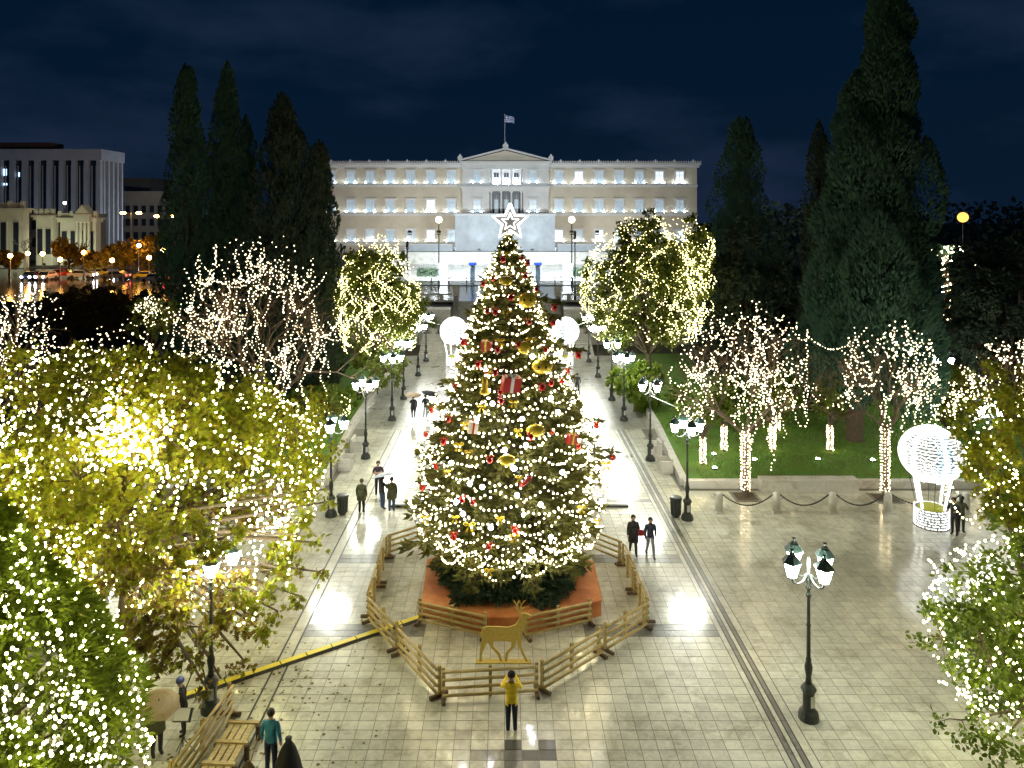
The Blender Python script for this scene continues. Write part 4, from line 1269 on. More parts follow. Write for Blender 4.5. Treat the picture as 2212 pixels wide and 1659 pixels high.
yellow_ball(1096,994,.27,'gold ornament on the lower middle of the christmas tree above the strobes')
p = on_tree(1047,836,.22)
t = thing('gold_bell', p, 'tall gold bell ornament hanging left of the large red gift box', 'bell')
mb = MB(); mb.lathe([(.03,.38),(.09,.30),(.11,.05),(.14,-.10),(.21,-.22),(.19,-.24)], 14); mb.build('bell', m_gold, t, smooth=True)
mb = MB(); mb.sphere((0,0,-.27), .06, 8, 6); mb.build('clapper', m_gold, t)
p = on_tree(1136,1040,.2)
t = thing('candy_ornament', p, 'red wrapped candy ornament on the lower right of the christmas tree', 'ornament', None, .3)
mb = MB(); mb.lathe([(.02,-.3),(.11,-.22),(.04,-.16),(.10,-.12),(.10,.12),(.04,.16),(.11,.22),(.02,.3)], 10); mb.v = [(c*.8+a*.2, b, c*.5+a) for a,b,c in mb.v]; mb.build('wrapper', m_redcloth, t)

# boughs that reach out past the outline and carry the outermost ornaments
rng = np.random.default_rng(77)
for p in far_pts:
    e = p - Vector((TXC, TYC, .6)) + Vector((0, 0, .2)); d = Vector((e.x, e.y, 0)).normalized()
    rin = float(RT(p.z))*.55; s0 = Vector((d.x*rin, d.y*rin, e.z + .25)); e2 = e + d*.22
    mb = MB(); mb.tube([s0, s0.lerp(e2, .5) + Vector((0, 0, .04)), e2], [.028, .02, .008], 5); bo = mb.build('bough', m_bark, ct)
    pp, dd = [], []
    for k in range(120):
        u = rng.random(); q = s0.lerp(e2, u); w = .20*(1.15 - u)
        pp.append((q.x + rng.normal(0, w*.5), q.y + rng.normal(0, w*.5), q.z + rng.normal(0, w*.35)))
        dd.append((d.x + rng.normal(0, .5), d.y + rng.normal(0, .5), rng.normal(.05, .35)))
    scatter_mesh('bough_needles', tuft_v, tuft_f, np.array(pp), frames(dd, rng=rng), rng.uniform(.16, .3, 120), m_fir, bo)

# ================================================================== GOLD REINDEER CUT-OUT
rd = thing('reindeer_figure', (PX(1089,24.9), 24.9, 0), 'flat gold reindeer figure standing between the fence and the orange stage', 'reindeer figure')
body = [(-.78,.98),(-.72,1.12),(-.55,1.20),(-.2,1.19),(.15,1.17),(.38,1.25),(.50,1.42),(.56,1.58),(.66,1.66),(.80,1.62),(.92,1.54),(.90,1.48),(.76,1.46),(.70,1.30),(.66,1.08),(.58,.88),(.44,.74),(.15,.70),(-.25,.72),(-.5,.68),(-.7,.74),(-.80,.86),(-.86,.92)]
mb = MB(); mb.prism(body, -.025,.025); mb.build('body', m_goldcut, rd)
for pts_ in ([(-.74,.80),(-.56,.70),(-.66,.48),(-.74,.30),(-.76,.03),(-.84,.03),(-.82,.34),(-.80,.52)],
             [(-.56,.72),(-.36,.72),(-.36,.52),(-.14,.30),(-.06,.03),(-.14,.03),(-.22,.26),(-.46,.50)],
             [(.24,.72),(.42,.74),(.36,.52),(.14,.30),(.10,.03),(.02,.03),(.06,.32),(.24,.52)],
             [(.42,.75),(.60,.88),(.58,.56),(.66,.32),(.80,.03),(.72,.03),(.58,.30),(.48,.52)]):
    mb = MB(); mb.prism(pts_, -.022,.022); mb.build('leg', m_goldcut, rd)
for s_ in (0, 1):
    y = .03*s_ - .015
    mb = MB(); b_ = [(.56,1.60),(.46+.1*s_,1.76),(.42+.16*s_,1.92),(.48+.2*s_,2.06)]
    mb.tube([(x,y,z) for x,z in b_], [.03,.028,.022,.012], 6)
    for (q, dx, dz) in ((1,.14,.10),(2,.13,.14),(1,-.12,.14),(2,-.10,.16)):
        mb.tube([(b_[q][0],y,b_[q][1]),(b_[q][0]+dx,y,b_[q][1]+dz)], [.022,.01], 5)
    mb.build('antler', m_goldcut, rd)
mb = MB(); mb.box(-.95,.9,-.12,.12,.0,.03); mb.build('foot_plate', m_goldcut, rd)

# ================================================================== CABLE COVERS
cc = thing('cable_cover', (0,0,0), 'long yellow topped cable cover crossing the tiles from the stage to lower left', 'cable cover')
a = Vector((-3.05,27.7,0)); b = Vector((-11.2,22.3,0)); nseg = 11
for i in range(nseg):
    p, q = a.lerp(b, i/nseg), a.lerp(b, (i+.985)/nseg); d = (q-p).normalized(); s_ = Vector((-d.y, d.x, 0))
    mb = MB(); vs = []
    for e in (p, q):
        vs += [e - s_*.22 + Vector((0,0,.003)), e - s_*.11 + Vector((0,0,.055)), e + s_*.11 + Vector((0,0,.055)), e + s_*.22 + Vector((0,0,.003))]
    mb.add(vs, [(0,1,5,4),(1,2,6,5),(2,3,7,6),(0,3,2,1),(4,5,6,7)]); sg = mb.build('ramp_segment', m_blackrubber, cc)
    mb = MB(); mb.beam(p + d*.01 + Vector((0,0,.062)), q - d*.01 + Vector((0,0,.062)), .21,.012); mb.build('lid', m_yellowrubber, sg)
for (x0, x1, lab) in ((PX(843,38.4), PX(935,38.4), 'black cable cover on the tiles left behind the christmas tree'), (PX(1270,38.0), PX(1358,38.0), 'black cable cover on the tiles right behind the christmas tree')):
    t = thing('cable_cover', ((x0+x1)/2,38.2,0), lab, 'cable cover'); L_ = x1-x0
    mb = MB(); mb.prism([(-L_/2,.003),(L_/2,.003),(L_/2,.07),(-L_/2,.07)], -.13,.13); mb.build('ramp_segment', m_blackrubber, t)
    mb = MB(); mb.box(-L_/2,L_/2,-.06,.06,.073,.085); mb.build('lid', m_blackrubber, t)

# ================================================================== LIT BALLOONS
m_ball = M('lit_balloon_net', (1,1,1), .3, emit=(.95,.98,1.0), estr=.50)
m_ballrib = M('lit_balloon_rib', (1,1,1), .3, emit=(1.0,.99,.92), estr=1.1)
m_ballblue = M('lit_balloon_blue', (1,1,1), .3, emit=(.42,.72,1.0), estr=.55)
m_ballframe = M('balloon_inner_frame', (.10,.11,.09), .6)
m_moss = M('yellow_green_felt', (.35,.36,.04), .9)
def balloon(loc, label, s_=1.0, rz=0.0):
    t = thing('light_balloon', loc, label, 'balloon figure', 'glowing balloon figures', rz); t.scale = (s_,)*3
    R_, zc = 1.36, 3.45
    gor = 12
    mb = MB(); mb.sphere((0,0,zc), R_*.90, 20, 12); mb.build('inner_shell', m_ballframe, t)
    for g in range(gor):
        a0 = 2*PI*g/gor
        # a net gore: little lit bars with gaps between them
        mb = MB(); wide = (g % 2 == 0)
        for j in range(22):
            ph = -1.12 + 2.35*j/21
            rr = R_*math.cos(ph); zz = zc + R_*.96*math.sin(ph)
            for k in range(4):
                aa = a0 + (k+.5)*(2*PI/gor)/4 + random.uniform(-.02,.02)
                p = Vector((rr*math.cos(aa), rr*math.sin(aa), zz))
                tdir = Vector((-math.sin(aa), math.cos(aa), random.uniform(-.7,.7)))*(rr*.062 + .015)
                mb.beam(p - tdir, p + tdir, .045,.055)
        stuff(mb.build('light_net', m_ballblue if g in (8,) else m_ball, t))
    for g in range(gor//2):
        a = 2*PI*(g + .25)/(gor//2)
        mb = MB(); mb.tube([(R_*1.01*math.cos(p)*math.cos(a), R_*1.01*math.cos(p)*math.sin(a), zc + R_*.97*math.sin(p)) for p in np.linspace(-1.15,1.5,14)], .085, 5); mb.build('rib', m_ballrib, t)
    mb = MB(); mb.lathe([(.45,zc+R_*.86),(.3,zc+R_*.96),(.05,zc+R_*1.0)], 16); mb.build('crown', m_ballrib, t)
    for g in range(8):
        a = 2*PI*(g+.3)/8
        mb = MB(); mb.tube([(.66*math.cos(a), .66*math.sin(a), .95), (1.0*math.cos(a), 1.0*math.sin(a), zc-R_*.68)], .06 if g % 2 == 0 else .012, 6)
        mb.build('light_rope' if g % 2 == 0 else 'stay', m_ballrib if g % 2 == 0 else m_wire, t)
    mb = MB(); mb.lathe([(.74,.03),(.70,.86)], 20); mb.build('basket', m_ballframe, t)
    mb = MB()
    for j in range(7):
        for k in range(34):
            a = 2*PI*k/34 + random.uniform(-.05,.05); z = .08 + j*.13
            p = Vector((.755*math.cos(a), .755*math.sin(a), z)); td = Vector((-math.sin(a), math.cos(a), random.uniform(-.6,.6)))*.052
            mb.beam(p-td, p+td, .035,.06)
    stuff(mb.build('basket_light_net', m_ball, t))
    mb = MB(); mb.lathe([(.6,.863),(.5,.95)], 14); mb.build('basket_filling', m_moss, t)
    mb = MB(); mb.lathe([(.80,0),(.80,.03)], 20); mb.build('base_plate', m_wood_dark, t)
    return t
ba = balloon((PX(2012,35.9), 35.9, 0), 'large glowing white balloon figure with basket beside the chained bollards at right', 1.0, .2)
for (x, y, lab) in ((-5.1,74.3,'far glowing balloon figure at the foot of the stairway, left of the tree'), (6.1,74.3,'far glowing balloon figure partly hidden behind the christmas tree, right side')):
    c = copy_tree(ba); c.location = (x,y,0); c['label'] = lab

# ================================================================== BOLLARDS, CHAINS, BINS, SEATS
bpos = [(PX(px,37.4), 37.4) for px in (1553,1677,1798,1918,2085)]
blab = ['white marble bollard nearest the litter bin','white marble bollard before the wrapped tree pit','white marble bollard before the middle of the marble seat wall','white marble bollard nearest the large glowing balloon','white marble bollard right of the large glowing balloon']
bo0 = None
for (x, y), lab in zip(bpos, blab):
    if bo0 is None:
        bo0 = t = thing('bollard', (x,y,0), lab, 'bollard', 'white bollards joined by chains')
        mb = MB(); mb.lathe([(.29,0),(.29,.10)], 4, a0=PI/4); mb.build('foot', m_white_marble, t)
        mb = MB(); mb.lathe([(.20,.103),(.19,.85),(.17,.97),(.10,1.04),(.0,1.06)], 14); mb.build('shaft', m_white_marble, t, smooth=True)
        mb = MB(); mb.lathe([(.03,.88),(.03,.94)], 8, (.19,0,0)); mb.lathe([(.03,.88),(.03,.94)], 8, (-.19,0,0)); mb.build('chain_eye', m_iron, t)
    else:
        t = copy_tree(bo0); t.location = (x,y,0); t['label'] = lab
for i in range(len(bpos)-1):
    (xa, ya), (xb, yb) = bpos[i], bpos[i+1]
    t = thing('chain', ((xa+xb)/2, ya, 0), ['dark chain hanging between the bin side bollard and the next','dark chain hanging in front of the wrapped tree pit','dark chain hanging in front of the seat wall end','dark chain hanging behind the basket of the large balloon'][i], 'chain', 'chains between the bollards')
    mb = MB(); L_ = (xb-xa-.44)
    pts_ = [(-L_/2 + L_*k/44, 0, .90 - .52*4*(k/44)*(1-k/44)) for k in range(45)]
    for k in range(44):
        p = Vector(pts_[k]); q = Vector(pts_[k+1])
        mb.beam(p, p.lerp(q,1.25), .07 if k%2 else .03, .03 if k%2 else .07)
    stuff(mb.build('link', m_iron, t))
def bin_(x, y, lab):
    t = thing('litter_bin', (x,y,0), lab, 'litter bin', 'litter bins')
    mb = MB(); mb.lathe([(.20,.08),(.24,.85),(.28,.88)], 14); mb.build('drum', m_iron, t)
    mb = MB(); mb.lathe([(.30,.883),(.32,.93),(.28,1.0),(.12,1.02)], 14); mb.build('rim', m_iron, t)
    mb = MB(); mb.lathe([(.16,0),(.14,.078)], 10); mb.build('foot', m_iron, t)
    for k in range(12):
        a = 2*PI*k/12; mb = MB(); mb.beam((.225*math.cos(a),.225*math.sin(a),.12),(.258*math.cos(a),.258*math.sin(a),.84),.05,.02); mb.build('slat', m_iron, t)
bin_(PX(1460,36.9),36.9,'black litter bin beside the street lamp by the right kerb corner')
bin_(PX(740,37.2),37.2,'black litter bin beside the street lamp at left of the walk')
def seat(x, y, lab, sx=1):
    t = thing('marble_seat', (x,y,0), lab, 'bench', 'marble box seats by the lawns')
    mb = MB(); mb.box(-.36,.36,-.55,.55,0,.42); mb.build('block', m_white_marble, t)
    mb = MB(); mb.box(sx*.36-.14*sx if sx>0 else -.36, .36 if sx>0 else -.22, -.55,.55,.423,.85); mb.build('back', m_white_marble, t)
    for yy in (-.55,.43):
        mb = MB(); mb.box(-.36 if sx>0 else -.217, .217 if sx>0 else .36, yy,yy+.12,.423,.70); mb.build('arm', m_white_marble, t)
seat(9.45,46.6,'marble box seat by the right lawn behind a street lamp, the farther one'); seat(9.45,43.6,'marble box seat by the right lawn, the nearer one')
seat(-9.4,47.4,'marble box seat by the left lawn, the farther one',-1); seat(-9.4,44.0,'marble box seat by the left lawn, the nearer one',-1)
# festoon cables between lamps and balloons
def cable(a, b, sag, lab, r=.03):
    t = thing('festoon_cable', a, lab, 'cable', 'white cables strung from lamps')
    A = Vector((0,0,0)); B = Vector(b) - Vector(a)
    mb = MB(); mb.tube([A.lerp(B,k/10) - Vector((0,0,sag*4*(k/10)*(1-k/10))) for k in range(11)], r, 5); mb.build('wire', m_trim, t)
cable((20.9,36.0,4.6),(26.2,40.0,4.3),.15,'pale cable from the large balloon to the lamp at the right edge')
cable((-8.1,76.4,4.2),(-5.6,74.6,3.9),.1,'pale cable from the lamp by the stairs to the far left balloon')
cable((8.64,75.9,4.2),(6.6,74.6,3.9),.1,'pale cable from the lamp by the stairs to the far right balloon')
cable((8.93,45.4,4.0),(11.6,44.0,3.2),.1,'pale cable from the lamp beside the marble seats to a small lit tree',.025)
# lawn spots
for i, (px, py) in enumerate(((1630,994),(1767,993),(1885,995),(1542,982),(1544,1012))):
    x, y = G(px, py, .32)
    t = thing('ground_light', (x,y,.30), ['white ground spot in the middle of the right lawn','white ground spot between two wrapped trunks on the right lawn','white ground spot near the balloon on the right lawn','white ground spot in the far left corner of the right lawn','white ground spot in the near left corner of the right lawn'][i], 'ground light', 'ground spots in the right lawn')
    mb = MB(); mb.lathe([(.14,0),(.16,.08)], 10); mb.build('housing', m_iron, t)
    mb = MB(); mb.sphere((0,0,.09), .12, 10, 6, sc=(1,1,.4)); mb.build('lens', m_upl, t)
# ================================================================== TREES
leaf_v = [(0,0,0),(.30,.05,.35),(.22,.0,.75),(0,-.06,1.0),(-.22,.0,.75),(-.30,.05,.35)]
leaf_f = [(0,1,2,3),(0,3,4,5)]
# lobed plane leaf
lob = []
for k, (a, r) in enumerate(((-150,.25),(-110,.62),(-75,.30),(-45,.85),(-20,.38),(0,1.0),(20,.38),(45,.85),(75,.30),(110,.62),(150,.25))):
    lob.append((r*math.sin(math.radians(a))*.75, .04*math.cos(k*2), .35 + r*math.cos(math.radians(a))*.65))
plane_v = [(0,0,0)] + lob
plane_f = [(0,i,i+1) for i in range(1,len(lob))]

def limbs(mb, base, tips, r0, rng, fork=None, n=6, bend=.25):
    """a trunk that forks into one limb for each tip"""
    fork = Vector(fork)
    base = Vector(base)
    mid_ = base.lerp(fork, .5) + Vector((rng.normal(0,.08), rng.normal(0,.08), 0))
    mb.tube([base, base + Vector((0,0,.15)), mid_, fork], [r0*1.35, r0, r0*.85, r0*.7], 8)
    for tp in tips:
        tp = Vector(tp)
        m1 = fork.lerp(tp, .45) + Vector((rng.normal(0,bend), rng.normal(0,bend), abs(rng.normal(.2,bend))))
        mb.tube([fork - Vector((0,0,.1)), m1, tp], [r0*.45, r0*.25, r0*.08], 5, cap=False)

def ell_paths(c, rad, n, rng, step=.2, zlo=-.75, view=True, drop=1.0, shell=(.88,1.05), pull=None):
    """strings draped over a crown: start near its top, run down with swags"""
    paths = []
    c = np.array(c); rad = np.array(rad)
    for i in range(n):
        th = rng.uniform(0, 2*PI)
        if view and rng.random() < .72: th = -PI/2 + rng.normal(0, .95)
        sz = rng.uniform(.15, .98)
        p = []
        th_v = rng.normal(0,.9); L = rng.uniform(.5,1.2)*drop
        k = rng.uniform(*shell)
        z = sz
        wob = rng.uniform(0,6)
        ns = int(L*2*rad[2]/step)
        for s_ in range(ns):
            z -= step/rad[2]*(.75 + .35*math.sin(s_*.35 + wob))
            th += (th_v + 1.1*math.sin(s_*.22 + wob))*step/max(rad[0],.5)
            if z < zlo: break
            rr = math.sqrt(max(.02, 1 - z*z))
            kk = k + .035*math.sin(s_*.5 + wob*2) + rng.normal(0,.012)
            p.append(tuple(c + rad*np.array([rr*math.cos(th)*kk, rr*math.sin(th)*kk, z*kk])))
        if len(p) > 3: paths.append(p)
    return paths
def flat(paths): return [q for p in paths for q in p]
def wrap_paths(x, y, z0, z1, r, step=.16, pitch=.17, turns_pts=9, rng=RNG):
    p = []; n = int((z1-z0)/pitch*turns_pts)
    for i in range(n):
        a = 2*PI*i/turns_pts; z = z0 + (z1-z0)*i/n
        p.append((x + r*math.cos(a), y + r*math.sin(a), z))
    return [p]

def leafy(name, base, clumps, nleaf, size, mats, label, seed, fork, r0=.16, tmpl=None, split=None, group=None, spread=1.0, cat='tree'):
    """clumps: list of (centre, radius); leaves gather round twigs in each clump"""
    rng = np.random.default_rng(seed)
    t = thing(name, base, label, cat, group)
    bx_, by_, bz_ = base if len(base) == 3 else (*base, 0)
    loc = np.array([bx_, by_, bz_])
    mb = MB()
    limbs(mb, (0,0,-.05), [tuple(np.array(c) - loc) for c, r in clumps], r0, rng, tuple(np.array(fork) - loc))
    tot = sum(r**2.2 for c, r in clumps)
    P = []; D = []; 
    for c, r in clumps:
        k = int(nleaf*r**2.2/tot); c = np.array(c)
        ntw = max(5, int(k/26))
        tw = unit(ntw, rng)*(r*rng.uniform(.35,1.0,(ntw,1))**.6)
        for j in range(ntw):
            if rng.random() < .35: mb.tube([tuple(c - loc), tuple(c + tw[j]*.55 + np.array([0,0,.05]) - loc), tuple(c + tw[j] - loc)], [r0*.09+.008, .012, .005], 3, cap=False)
        idx = rng.integers(0, ntw, k)
        off = rng.normal(0, .17*spread*max(.6, r/1.5), (k,3))
        P.append(c + tw[idx] + off)
        D.append(tw[idx]/r*.8 + rng.normal(0,.7,(k,3)) + np.array([0,0,-.25]))
    mb.build('trunk', m_bark, t)
    P = np.concatenate(P) - loc; D = np.concatenate(D)
    keep = P[:,2] + loc[2] > .08
    P, D = P[keep], D[keep]
    tv, tf = tmpl or (leaf_v, leaf_f)
    s_ = size*rng.uniform(.65,1.2,len(P))
    if isinstance(mats, (list, tuple)):
        sel = (rng.random(len(P)) < split) if not callable(split) else split(P + loc, rng)
        for m_, q in ((mats[0], ~sel), (mats[1], sel)):
            if q.any(): scatter_mesh('crown', tv, tf, P[q], frames(D[q], rng=rng), s_[q], m_, t)
    else:
        scatter_mesh('crown', tv, tf, P, frames(D, rng=rng), s_, mats, t)
    return t
def clumps_in(c, rad, n, r, rng, zmin=-1):
    out = []
    for d in unit(n, rng):
        if d[2] < zmin: d[2] = -d[2]
        k = rng.uniform(.45,.92)
        out.append((tuple(np.array(c) + np.array(rad)*d*k), r*rng.uniform(.75,1.25)))
    return out

# --- big plane tree, front left
rng = np.random.default_rng(101)
pc, pr_ = (-13.0,25.5,6.2), (6.3,4.2,4.9)
cl = clumps_in(pc, pr_, 34, 1.45, rng)
cl += [((-7.6,24.2,3.4),.8),((-6.9,24.6,4.3),.6),((-8.7,23.4,2.4),.8),((-7.9,23.6,1.9),.55),((-9.5,22.9,3.0),1.0),((-8.2,22.8,3.2),.8),((-6.6,25.2,5.3),.55),((-7.3,25.4,6.3),.8),((-10,22.6,1.9),.7),((-10.8,22.2,2.6),1.1),((-9.6,21.2,4.9),.85),((-8.9,21.3,3.2),.6),((-9.3,21.4,5.8),.9),((-8.2,21.6,5.6),.7),((-9.9,21.4,3.4),.8),((-8.8,21.6,2.2),.45),((-8.7,21.7,1.1),.3),((-8.1,21.8,4.0),.45),((-7.0,22.6,3.3),.4),((-10.6,21.4,4.3),1.1),((-11.2,21.4,6.2),1.4),((-12.25,21.3,7.4),1.4),((-11,21.2,2.2),.8)] + [((PX(a,24),24,PZ(b,24)),r) for a,b,r in ((640,1155,.32),(688,1172,.26),(655,1128,.3),(690,1235,.28),(640,1285,.32),(615,1230,.4),(600,1320,.3),(560,1360,.35),(700,1085,.3),(668,1060,.4),(530,1430,.3),(480,1470,.35))]
def plane_split(P, rng):
    brown = (P[:,0] > -12.6) & (P[:,0] < -7.8) & (P[:,2] < 5.2 + rng.normal(0,.5,len(P)))
    return (brown & (rng.random(len(P)) < .62)) | (rng.random(len(P)) < .08)
leafy('plane_tree', (-13.4,26.0,0), cl, 44000, .20, [m_leaf_plane, m_leaf_brown], 'huge yellow and brown leaved plane tree covered with lights at left', 102, (-13.2,25.8,3.4), .34, (plane_v, plane_f), plane_split)
ps = ell_paths(pc, (pr_[0]*1.0,pr_[1]*1.02,pr_[2]*1.0), 58, rng, .19, -.85)
bp = flat(ps)
lamp_glare = rng.normal(0,1,(280,3))*np.array([.7,.5,.5]) + np.array([PX(275,21.6),21.5,PZ(935,21.6)])  # bulbs added to stand in for the glare of a lamp behind the leaves
loose = []
for k in range(330):
    d = unit(1,rng)[0]; d[1] = -abs(d[1]); loose.append(tuple(np.array(pc) + np.array(pr_)*d*rng.uniform(.85,1.05)))
low = [(q[0],q[1],q[2]) for q in flat([[( -8.6 + .9*k/12, 22.9, 4.6 - 2.3*(4*(k/12)*(1-k/12))) for k in range(13)], [(-7.8+.05*math.sin(k), 23.2, 5.6 - k*.19) for k in range(18)], [(-7.0+.05*math.sin(k*.7), 23.9, 6.0 - k*.2) for k in range(16)]])]
strings('yellow white strings draped all over the big plane tree at left', ps, bp + loose + low, .036, m_bulb_yel, tmpl='ball')
strings('dense knot of added white bulbs standing in for lamp glare in the upper middle of the big plane tree', [], [tuple(b) for b in lamp_glare], .045, m_bulb_white, tmpl='ball')
# --- dark conifer, bottom left
def needle_tree(name, base, prof, nbl, size, mat, label, seed, top, elong=(1,1,1), up=.2, nplume=90, plume=(.5,1.2), group=None, lean=(0,0), trunk_h=None, cat='tree', squash=1.0):
    """evergreen: many upright plumes of short sprays set round an outline that bulges and thins"""
    rng = np.random.default_rng(seed)
    t = thing(name, base, label, cat, group)
    zs_ = np.array([p[0] for p in prof]); rs_ = np.array([p[1] for p in prof])
    mb = MB(); mb.tube([(0,0,-.05),(lean[0]*.3,lean[1]*.3,top*.4),(lean[0],lean[1],top*.93)], [top*.017+.06, top*.011+.03, .02], 7)
    P = []; D = []
    per = nbl//nplume
    for i in range(nplume):
        u = ((i + rng.random())/nplume)
        z = zs_[0] + (zs_[-1]-zs_[0])*u**1.12
        R_ = float(np.interp(z, zs_, rs_))
        a = i*2.39996 + rng.normal(0,.35)
        k = rng.uniform(.82,1.08) if rng.random() < .78 else rng.uniform(.15,.6)
        R_ *= 1 + .12*math.sin(z*1.15 + seed) + .09*math.sin(3*a + z*.5 + seed)
        c = np.array([lean[0]*z/top + R_*k*math.cos(a), lean[1]*z/top + R_*k*math.sin(a)*squash, z])
        pw = plume[0]*(.55 + .6*R_/max(rs_))*rng.uniform(.7,1.25); ph = plume[1]*(.5 + .6*R_/max(rs_))*rng.uniform(.8,1.3)
        if rng.random() < .3: mb.tube([(lean[0]*z/top*.9, lean[1]*z/top*.9, max(.3, z-1.4)), tuple(c)], [.05,.015], 4, cap=False)
        d = unit(per, rng)
        sc2 = np.array([pw,pw,ph])*np.power(rng.uniform(.2,1,(per,1)),.18)
        # plume narrows at its tip
        q = d*sc2
        tap = np.clip(1 - .55*np.maximum(0, q[:,2]/ph), .25, 1)
        q[:,0] *= tap; q[:,1] *= tap
        P.append(c + q)
        D.append(np.c_[d[:,0]*.7 + math.cos(a)*.25, d[:,1]*.7 + math.sin(a)*.25, np.abs(d[:,2])*.4 + up + rng.normal(0,.3,per)])
    mb.build('trunk', m_bark, t)
    P = np.concatenate(P); D = np.concatenate(D)
    keep = P[:,2] > .05
    P, D = P[keep], D[keep]
    scatter_mesh('foliage', tuft_v, tuft_f, P, frames(D, rng=rng), size*rng.uniform(.6,1.25,len(P)), mat, t)
    return t
needle_tree('conifer_tree', (-12.25,17.4,0), [(.2,2.3),(2,2.5),(4,2.2),(6,1.5),(7.3,.7),(8.1,.1)], 46000, .21, m_leaf_conif, 'dark green conifer with drooping sprays and light strings at lower left corner', 111, 8.1, up=-.15, nplume=110, plume=(.55,.75))
rng = np.random.default_rng(112)
ps = []
for i in range(26):
    a = -PI/2 + rng.normal(.35,.75); z0 = rng.uniform(4.2,7.6); p = []; a1 = a
    for s_ in range(int(rng.uniform(14,34))):
        z = z0 - s_*.17
        if z < .4: break
        a1 += .055*math.sin(s_*.3 + i) + .01
        R_ = np.interp(z,[.2,2,4,6,7.3,8.1],[3.3,3.5,3.0,1.9,.9,.1])*1.04
        p.append((-12.25 + R_*math.cos(a1), 17.4 + R_*math.sin(a1), z))
    ps.append(p)
loose = []
for k in range(330):
    z = rng.uniform(3.8,8.4); a = rng.uniform(0,2*PI); R_ = np.interp(z,[.2,2,4,6,7.3,8.1],[3.3,3.5,3.0,1.9,.9,.2])*rng.uniform(.95,1.12); loose.append((-12.25+R_*math.cos(a), 17.4+R_*math.sin(a), z))
for k in range(520):
    z = rng.uniform(.6,8.3); a = -PI/2 + rng.normal(.4,1.0); R_ = np.interp(z,[.2,2,4,6,7.3,8.1],[3.3,3.5,3.0,1.9,.9,.1])*rng.uniform(.92,1.1); loose.append((-12.25+R_*math.cos(a), 17.4+R_*math.sin(a), z))
strings('warm white strings hanging down the dark conifer at the lower left corner', ps, flat(ps) + loose, .032, m_bulb_yel, tmpl='ball')
# --- right foreground trees
rng = np.random.default_rng(121)
rc, rr_ = (13.9,19.2,4.3), (3.0,2.6,3.0)
leafy('citrus_tree', (14.2,19.6,0), clumps_in(rc, rr_, 26, 1.0, rng) + [((11.6,18.8,2.2),.6),((11.2,19.0,4.2),.7),((12.4,18.7,1.6),.6),((13.0,18.5,.9),.5)], 17000, .15, m_leaf_green, 'green leafy tree thick with lights at the lower right corner', 122, (14.1,19.5,1.8), .16)
ps = ell_paths(rc, (2.75,2.4,2.75), 30, rng, .17, -.95)
loose = []
for k in range(520):
    d = unit(1,rng)[0]; d[1] = -abs(d[1]); loose.append(tuple(np.array(rc) + np.array([2.95,2.55,2.9])*d*rng.uniform(.8,1.02)))
strings('yellow white lights thick over the green tree at the lower right corner', ps, flat(ps) + loose, .029, m_bulb_yel, tmpl='ball')
rc, rr_ = (19.2,27.5,6.1), (2.9,2.5,3.0)
leafy('mulberry_tree', (19.6,28,0), clumps_in(rc, rr_, 20, 1.0, rng), 9000, .17, [m_leaf_plane, m_leaf_brown], 'yellowing leafy tree with lights at right edge behind the green tree', 124, (19.4,27.8,2.4), .16, (plane_v,plane_f), .12)
ps = ell_paths(rc, (3.0,2.6,3.1), 26, rng, .18, -.9)
strings('yellow white strings on the yellowing tree at the right edge', ps, flat(ps), .036, m_bulb_yel)
# --- citrus trees flanking the walk
rng = np.random.default_rng(131)
lc, lr = (-10.6,62,7.4), (3.3,2.8,5.9)
leafy('citrus_tree', (-10.9,62.5,0), clumps_in(lc, lr, 34, 1.25, rng) + [((-9.3,58.6,3.0),1.1),((-10.4,57.8,2.4),1.2),((-9.0,59.6,2.2),.8)], 17000, .30, m_leaf_orange, 'tall bright green tree full of lights at left of the walk before the palace', 132, (-10.8,62.4,2.6), .22)
ps = ell_paths(lc, (3.45,2.9,6.1), 40, rng, .18, -.62)
loose = [tuple(np.array(lc) + np.array([3.4,2.9,6.0])*np.array([d[0],-abs(d[1]),d[2]])*rng.uniform(.85,1.05)) for d in unit(260,rng) if d[2] > -.55]
strings('yellowish white lights over the tall green tree left of the walk', ps, flat(ps) + loose, .045, m_bulb_yfar)
rc, rr_ = (12.1,63,8.9), (5.3,3.6,6.0)
leafy('citrus_tree', (12.4,63.5,0), clumps_in(rc, rr_, 44, 1.5, rng) + [((16.3,62.5,12.8),1.3),((16.5,62.6,11.4),1.3),((15.9,62.6,14.4),.8)], 23000, .31, m_leaf_orange, 'broad green tree full of lights at right of the walk before the palace', 134, (12.3,63.4,3.2), .26)
ps = ell_paths(rc, (5.5,3.7,6.2), 52, rng, .185, -.72)
ps += ell_paths((16.3,62.6,12.6), (1.4,1.3,2.3), 9, rng, .25, -.9)
loose = [tuple(np.array(rc) + np.array([5.4,3.7,6.1])*np.array([d[0],-abs(d[1]),d[2]])*rng.uniform(.85,1.05)) for d in unit(300,rng) if d[2] > -.6]
strings('yellowish white lights over the broad green tree right of the walk', ps, flat(ps) + loose, .045, m_bulb_yfar)

